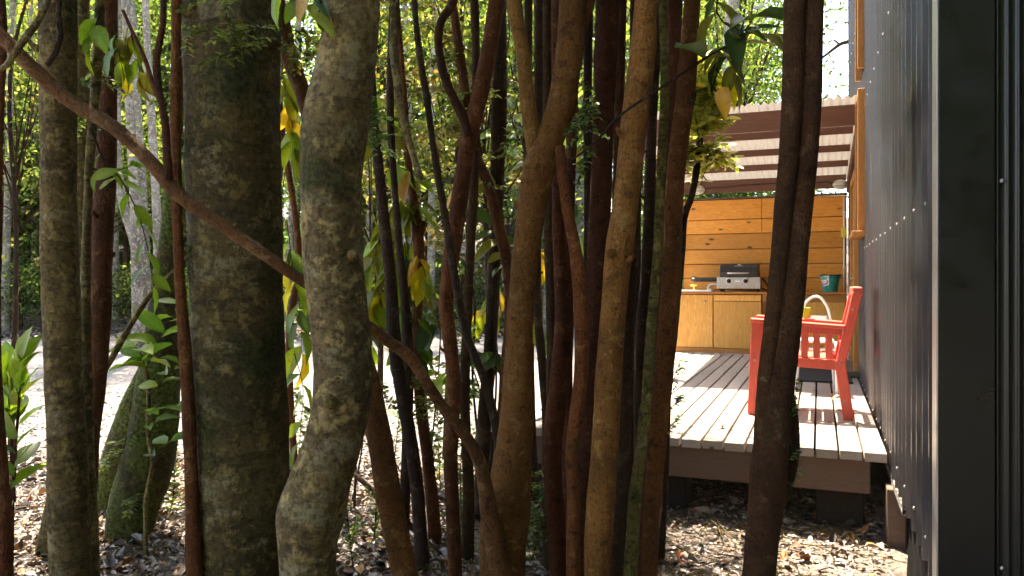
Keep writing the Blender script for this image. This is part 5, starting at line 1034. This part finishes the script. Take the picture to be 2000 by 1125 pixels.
# unseen trees added behind and right of the viewpoint to block sky light
OUT = ('added unseen tree blocking sky light behind the viewpoint', 'added light-blocking trees behind the viewpoint')
for i in range(9): plant('dense', 0, rg.uniform(-7.5, -4.2), rg.uniform(1.2, 1.5), *OUT, u=-2.5+i*1.5)
for i in range(6): plant('dense', 0, rg.uniform(-3.0, 0.2), rg.uniform(1.1, 1.4), *OUT, u=4.2+i*1.2)
for i in range(4): plant('tall', 0, rg.uniform(-10, -7), rg.uniform(1.0, 1.3), *OUT, u=-5+i*3.0)
for (u_, d_) in ((-13, 9), (-14, 16)): plant('tall', 0, d_, 1.1, 'forest tree standing outside the picture on the left', 'forest left of the view', u=u_)
# labels for the forest trees, by what they stand behind and how near they are
REG = [(75, 'left of the far left trunk'), (360, 'between the far left trunk and the largest trunk'), (560, 'behind the largest trunk'), (720, 'behind the curving blotchy trunk'), (870, 'between the slim backlit stems'), (1000, 'behind the bowed orange stem'), (1140, 'behind the forked orange trunk'), (1260, 'behind the brightest orange trunk'), (1400, 'right of the central clump'), (9999, 'above the canopy roof')]
ORD = ['nearest', 'second nearest', 'third nearest', 'fourth nearest', 'fifth nearest', 'sixth nearest', 'seventh nearest', 'eighth nearest', 'ninth nearest', 'tenth nearest', 'eleventh nearest', 'twelfth nearest', 'thirteenth nearest', 'fourteenth nearest', 'farthest']
from collections import defaultdict
sets = defaultdict(list)
SHORT = {'tall forest trees beyond the drive': 'tall forest tree', 'understory trees beyond the drive': 'bushy understory tree', 'low bushes on the bank': 'low bush', 'young trees this side of the drive': 'slender young tree', 'trees behind the kitchen': 'bright green tree', 'pale trunks in the sun at left': 'pale sunlit trunk', 'slim pale trunks beyond the drive': 'slim pale tree'}
for o in bpy.data.objects:
    g = o.get('group')
    if g in SHORT and o.parent is None:
        x, y = o.location.x, o.location.y; d = -SN*x+CS*y; px = 1000+FPX*(CS*x+SN*y)/d
        sets[(g, next(n_ for m_, n_ in REG if px < m_))].append((d, o))
for (g, reg), L_ in sets.items():
    L_.sort(key=lambda q: q[0])
    for i, (d, o) in enumerate(L_): o['label'] = f"{SHORT[g]}, {ORD[min(i, 14)]} {reg}" if len(L_) > 1 else f"{SHORT[g]} {reg}"

# ------------------------------------------------------------------ litter, stones, sticks
rng = np.random.default_rng(77)
def litter(n, u0, u1, d0, d1, ll, seed, power=1.0):
    d = d0+(d1-d0)*rng.random(n)**power; u = u0+(u1-u0)*rng.random(n); x = CS*u-SN*d; y = SN*u+CS*d
    ok = ~((x > XW-0.06) & (y > YC)) & ~((u > 0.45) & (d < 8) & (rng.random(n) < 0.55)) & ~((d > 5.6) & (d < 8) & (rng.random(n) < (d-5.6)*0.6)); x, y = x[ok], y[ok]; return x, y
xs1, ys1 = litter(90000, -5.2, 2.6, 2.6, 7.6, 0, 0); xs2, ys2 = litter(9000, -9, 2.4, 7.2, 10.5, 0, 0, 1.6); xs3, ys3 = litter(16000, -14, 4, 19.5, 30, 0, 0)
x = np.concatenate([xs1, xs2, xs3]); y = np.concatenate([ys1, ys2, ys3]); n = len(x)
z = ground_h(x, y)+rng.uniform(0.004, 0.035, n); P = np.stack([x, y, z], 1); D = rng.normal(size=(n, 3)); D[:, 2] *= 0.22; N = np.array((0, 0, 1.0))+rng.normal(size=(n, 3))*0.38
far = (-SN*x+CS*y) > 15; ll = np.where(far, 0.11, 0.030)*np.clip(rng.lognormal(0, 0.42, n), 0.3, 2.2)*np.where(rng.random(n) < 0.07, 1.3, 1.0)
pal = [(0.250, 0.200, 0.165), (0.34, 0.295, 0.265), (0.180, 0.118, 0.082), (0.100, 0.062, 0.042), (0.37, 0.335, 0.31), (0.30, 0.155, 0.06), (0.045, 0.030, 0.022)]
link('leaf_litter', leaf_cloud('leaf_litter', P, D, N, ll, ll*rng.uniform(0.18, 0.62, n), pick_cols(rng, n, pal, [0.22, 0.18, 0.18, 0.15, 0.13, 0.05, 0.09]), 'leaf_litter', 0.25, 0.3), None, None, kind='stuff')
# whole curled leaves on top of the fine litter, in drifts
n = 2600; cx = rng.uniform(-4.5, 2.2, 60); cy = rng.uniform(3.3, 7.0, 60); ci = rng.integers(0, 60, n); u = cx[ci]+rng.normal(size=n)*0.35; d = cy[ci]+rng.normal(size=n)*0.3; x = CS*u-SN*d; y = SN*u+CS*d
ok = ~((x > XW-0.06) & (y > YC)) & ~((u > 0.45) & (rng.random(n) < 0.6)) & (d < 6.3); x, y = x[ok], y[ok]; n = len(x); P = np.stack([x, y, ground_h(x, y)+rng.uniform(0.02, 0.045, n)], 1); D = rng.normal(size=(n, 3)); D[:, 2] *= 0.3; N = np.array((0, 0, 1.0))+rng.normal(size=(n, 3))*0.5; ll = rng.uniform(0.045, 0.085, n)
link('curled_leaves', leaf_cloud('curled_leaves', P, D, N, ll, ll*rng.uniform(0.35, 0.6, n), pick_cols(rng, n, pal+[(0.36, 0.17, 0.05), (0.24, 0.10, 0.04)]), 'leaf_litter', 0.45, 0.6), None, None, kind='stuff')
# loose stones on the drive
oc = np.array([(1, 0, 0), (-1, 0, 0), (0, 1, 0), (0, -1, 0), (0, 0, 1), (0, 0, -1)], float); of = [(0, 2, 4), (2, 1, 4), (1, 3, 4), (3, 0, 4), (2, 0, 5), (1, 2, 5), (3, 1, 5), (0, 3, 5)]
n = 6500; d = 7.2+6*rng.random(n)**1.5; u = rng.uniform(-7, 1.5, n); x = CS*u-SN*d; y = SN*u+CS*d; s_ = rng.uniform(0.008, 0.026, n)
V = (oc[None]*(s_[:, None]*rng.uniform(0.6, 1.3, (n, 3)))[:, None, :]*np.array((1, 1, 0.6))+rng.normal(size=(n, 6, 3))*s_[:, None, None]*0.15)
a = rng.uniform(0, 6.28, n); ca_, sa_ = np.cos(a)[:, None], np.sin(a)[:, None]; V = np.stack([V[:, :, 0]*ca_-V[:, :, 1]*sa_, V[:, :, 0]*sa_+V[:, :, 1]*ca_, V[:, :, 2]], 2)
V += np.stack([x, y, ground_h(x, y)+0.012+s_*0.2], 1)[:, None, :]; F = [tuple(int(i*6+q) for q in f) for i in range(n) for f in of]
link('loose_gravel', mesh_np('loose_gravel', V.reshape(-1, 3), F), 'gravel', kind='stuff')
# twigs lying on the litter
T = []
for i in range(800):
    d = rng.uniform(3.3, 7.5); u = rng.uniform(-3.2, 2.4); x, y = UD(u, d)
    if x > XW-0.15 and y > YC-0.1: continue
    L_ = rng.uniform(0.05, 0.55); a = rng.uniform(0, 6.28); z = float(ground_h(x, y))+0.03; r_ = rng.uniform(0.0012, 0.004); dx, dy = math.cos(a)*L_, math.sin(a)*L_
    T.append(tube_data([(x, y, z, r_), (x+dx*0.5+rng.normal()*0.02, y+dy*0.5+rng.normal()*0.02, z+rng.uniform(0, 0.03), r_), (x+dx, y+dy, z+rng.uniform(-0.01, 0.04), r_*0.6)], 5, 0.1))
V, F = merge(T); link('fallen_twigs', mesh_np('fallen_twigs', V, F, True), 'bark_olive', kind='stuff')
def stone_me(seed):
    bm = bmesh.new(); bmesh.ops.create_icosphere(bm, subdivisions=2, radius=1.0)
    for v in bm.verts: v.co *= 1+0.3*mnoise.noise(v.co*1.1+Vector((seed*3.1, 0, 0))); v.co.z *= 0.6
    me = bpy.data.meshes.new('stone'); bm.to_mesh(me); bm.free(); return me
for k, (px, py, wpx, mt_, lb) in enumerate(((1645, 1105, 26, 'stone_grey', 'dark grey angular stone on the litter near the building corner'), (52, 905, 34, 'stone_tan', 'tan rounded stone beside the corner sapling'), (866, 1075, 20, 'stone_white', 'white stone at the foot of the slim backlit stems'), (1372, 1000, 40, 'stone_tan', 'half-buried brown stone in shade under the deck front'),
    (1440, 980, 30, 'stone_tan', 'small brown stone just left of the twin-stemmed trunk foot'), (1370, 1075, 34, 'stone_grey', 'flat grey stone in the sunny litter right of the central clump'), (1715, 1095, 20, 'stone_tan', 'small earthy stone against the black sheeting'), (355, 1010, 26, 'stone_grey', 'bluish grey stone left of the largest trunk foot'), (1540, 1020, 24, 'stone_tan', 'small tan stone right of the twin-stemmed trunk'))):
    d = EYE*FPX/(py-HY); p = W(px, py, d); p.z = float(ground_h(p.x, p.y))+0.01
    o = link('stone', stone_me(k), mt_, None, p, (0, 0, k*1.1)); r_ = wpx/2/FPX*d; o.scale = (r_, r_*0.8, r_*0.8); tag(o, lb, 'stone')
rg = random.Random(5)
for k, (px, py, lb, mt_) in enumerate(((1395, 905, 'bright orange fallen leaf on the edge of the deck shadow', 'leaf_orange'), (1590, 1020, 'orange curled leaf on the ground below the deck pile', 'leaf_orange'), (1560, 1105, 'dark russet fallen leaf at the lower right of the twin-stemmed trunk', 'leaf_russet'), (1358, 1010, 'rust coloured curled leaf left of the twin-stemmed trunk', 'leaf_russet'), (1330, 1095, 'brown curled leaf at the foot of the thin black stem', 'leaf_russet'), (922, 1030, 'orange leaf on the litter left of the forked trunk foot', 'leaf_orange'))):
    d = EYE*FPX/(max(py, 940)-HY); p = W(px, max(py, 940), d); p.z = float(ground_h(p.x, p.y))+0.035
    me = big_leaf('tan')[k % 3].copy(); me.materials.clear(); me.materials.append(M[mt_])
    o = link('fallen_leaf', me, None, None, p, (rg.uniform(-0.3, 0.3), rg.uniform(-0.4, 0.4), rg.uniform(0, 6.28))); o.scale = (0.16, 0.12, 0.2); tag(o, lb, 'leaf')
for k in range(9):
    x_, y_ = rg.uniform(-1.9, 0.2), rg.uniform(4.95, 7.3); me = big_leaf('tan')[k % 3].copy(); me.materials.clear(); me.materials.append(M['leaf_russet' if k % 2 else 'leaf_orange'])
    o = link('fallen_leaf', me, None, None, (x_, y_, ZD+0.022), (0, 0, rg.uniform(0, 6.28))); o.scale = (0.09, 0.07, 0.09); tag(o, 'small dry leaf lying on the sunny deck boards', 'leaf', 'dry leaves on the deck')
print('triangles', sum(len(m_.polygons)*2 for m_ in bpy.data.meshes), 'objects', len(bpy.data.objects))
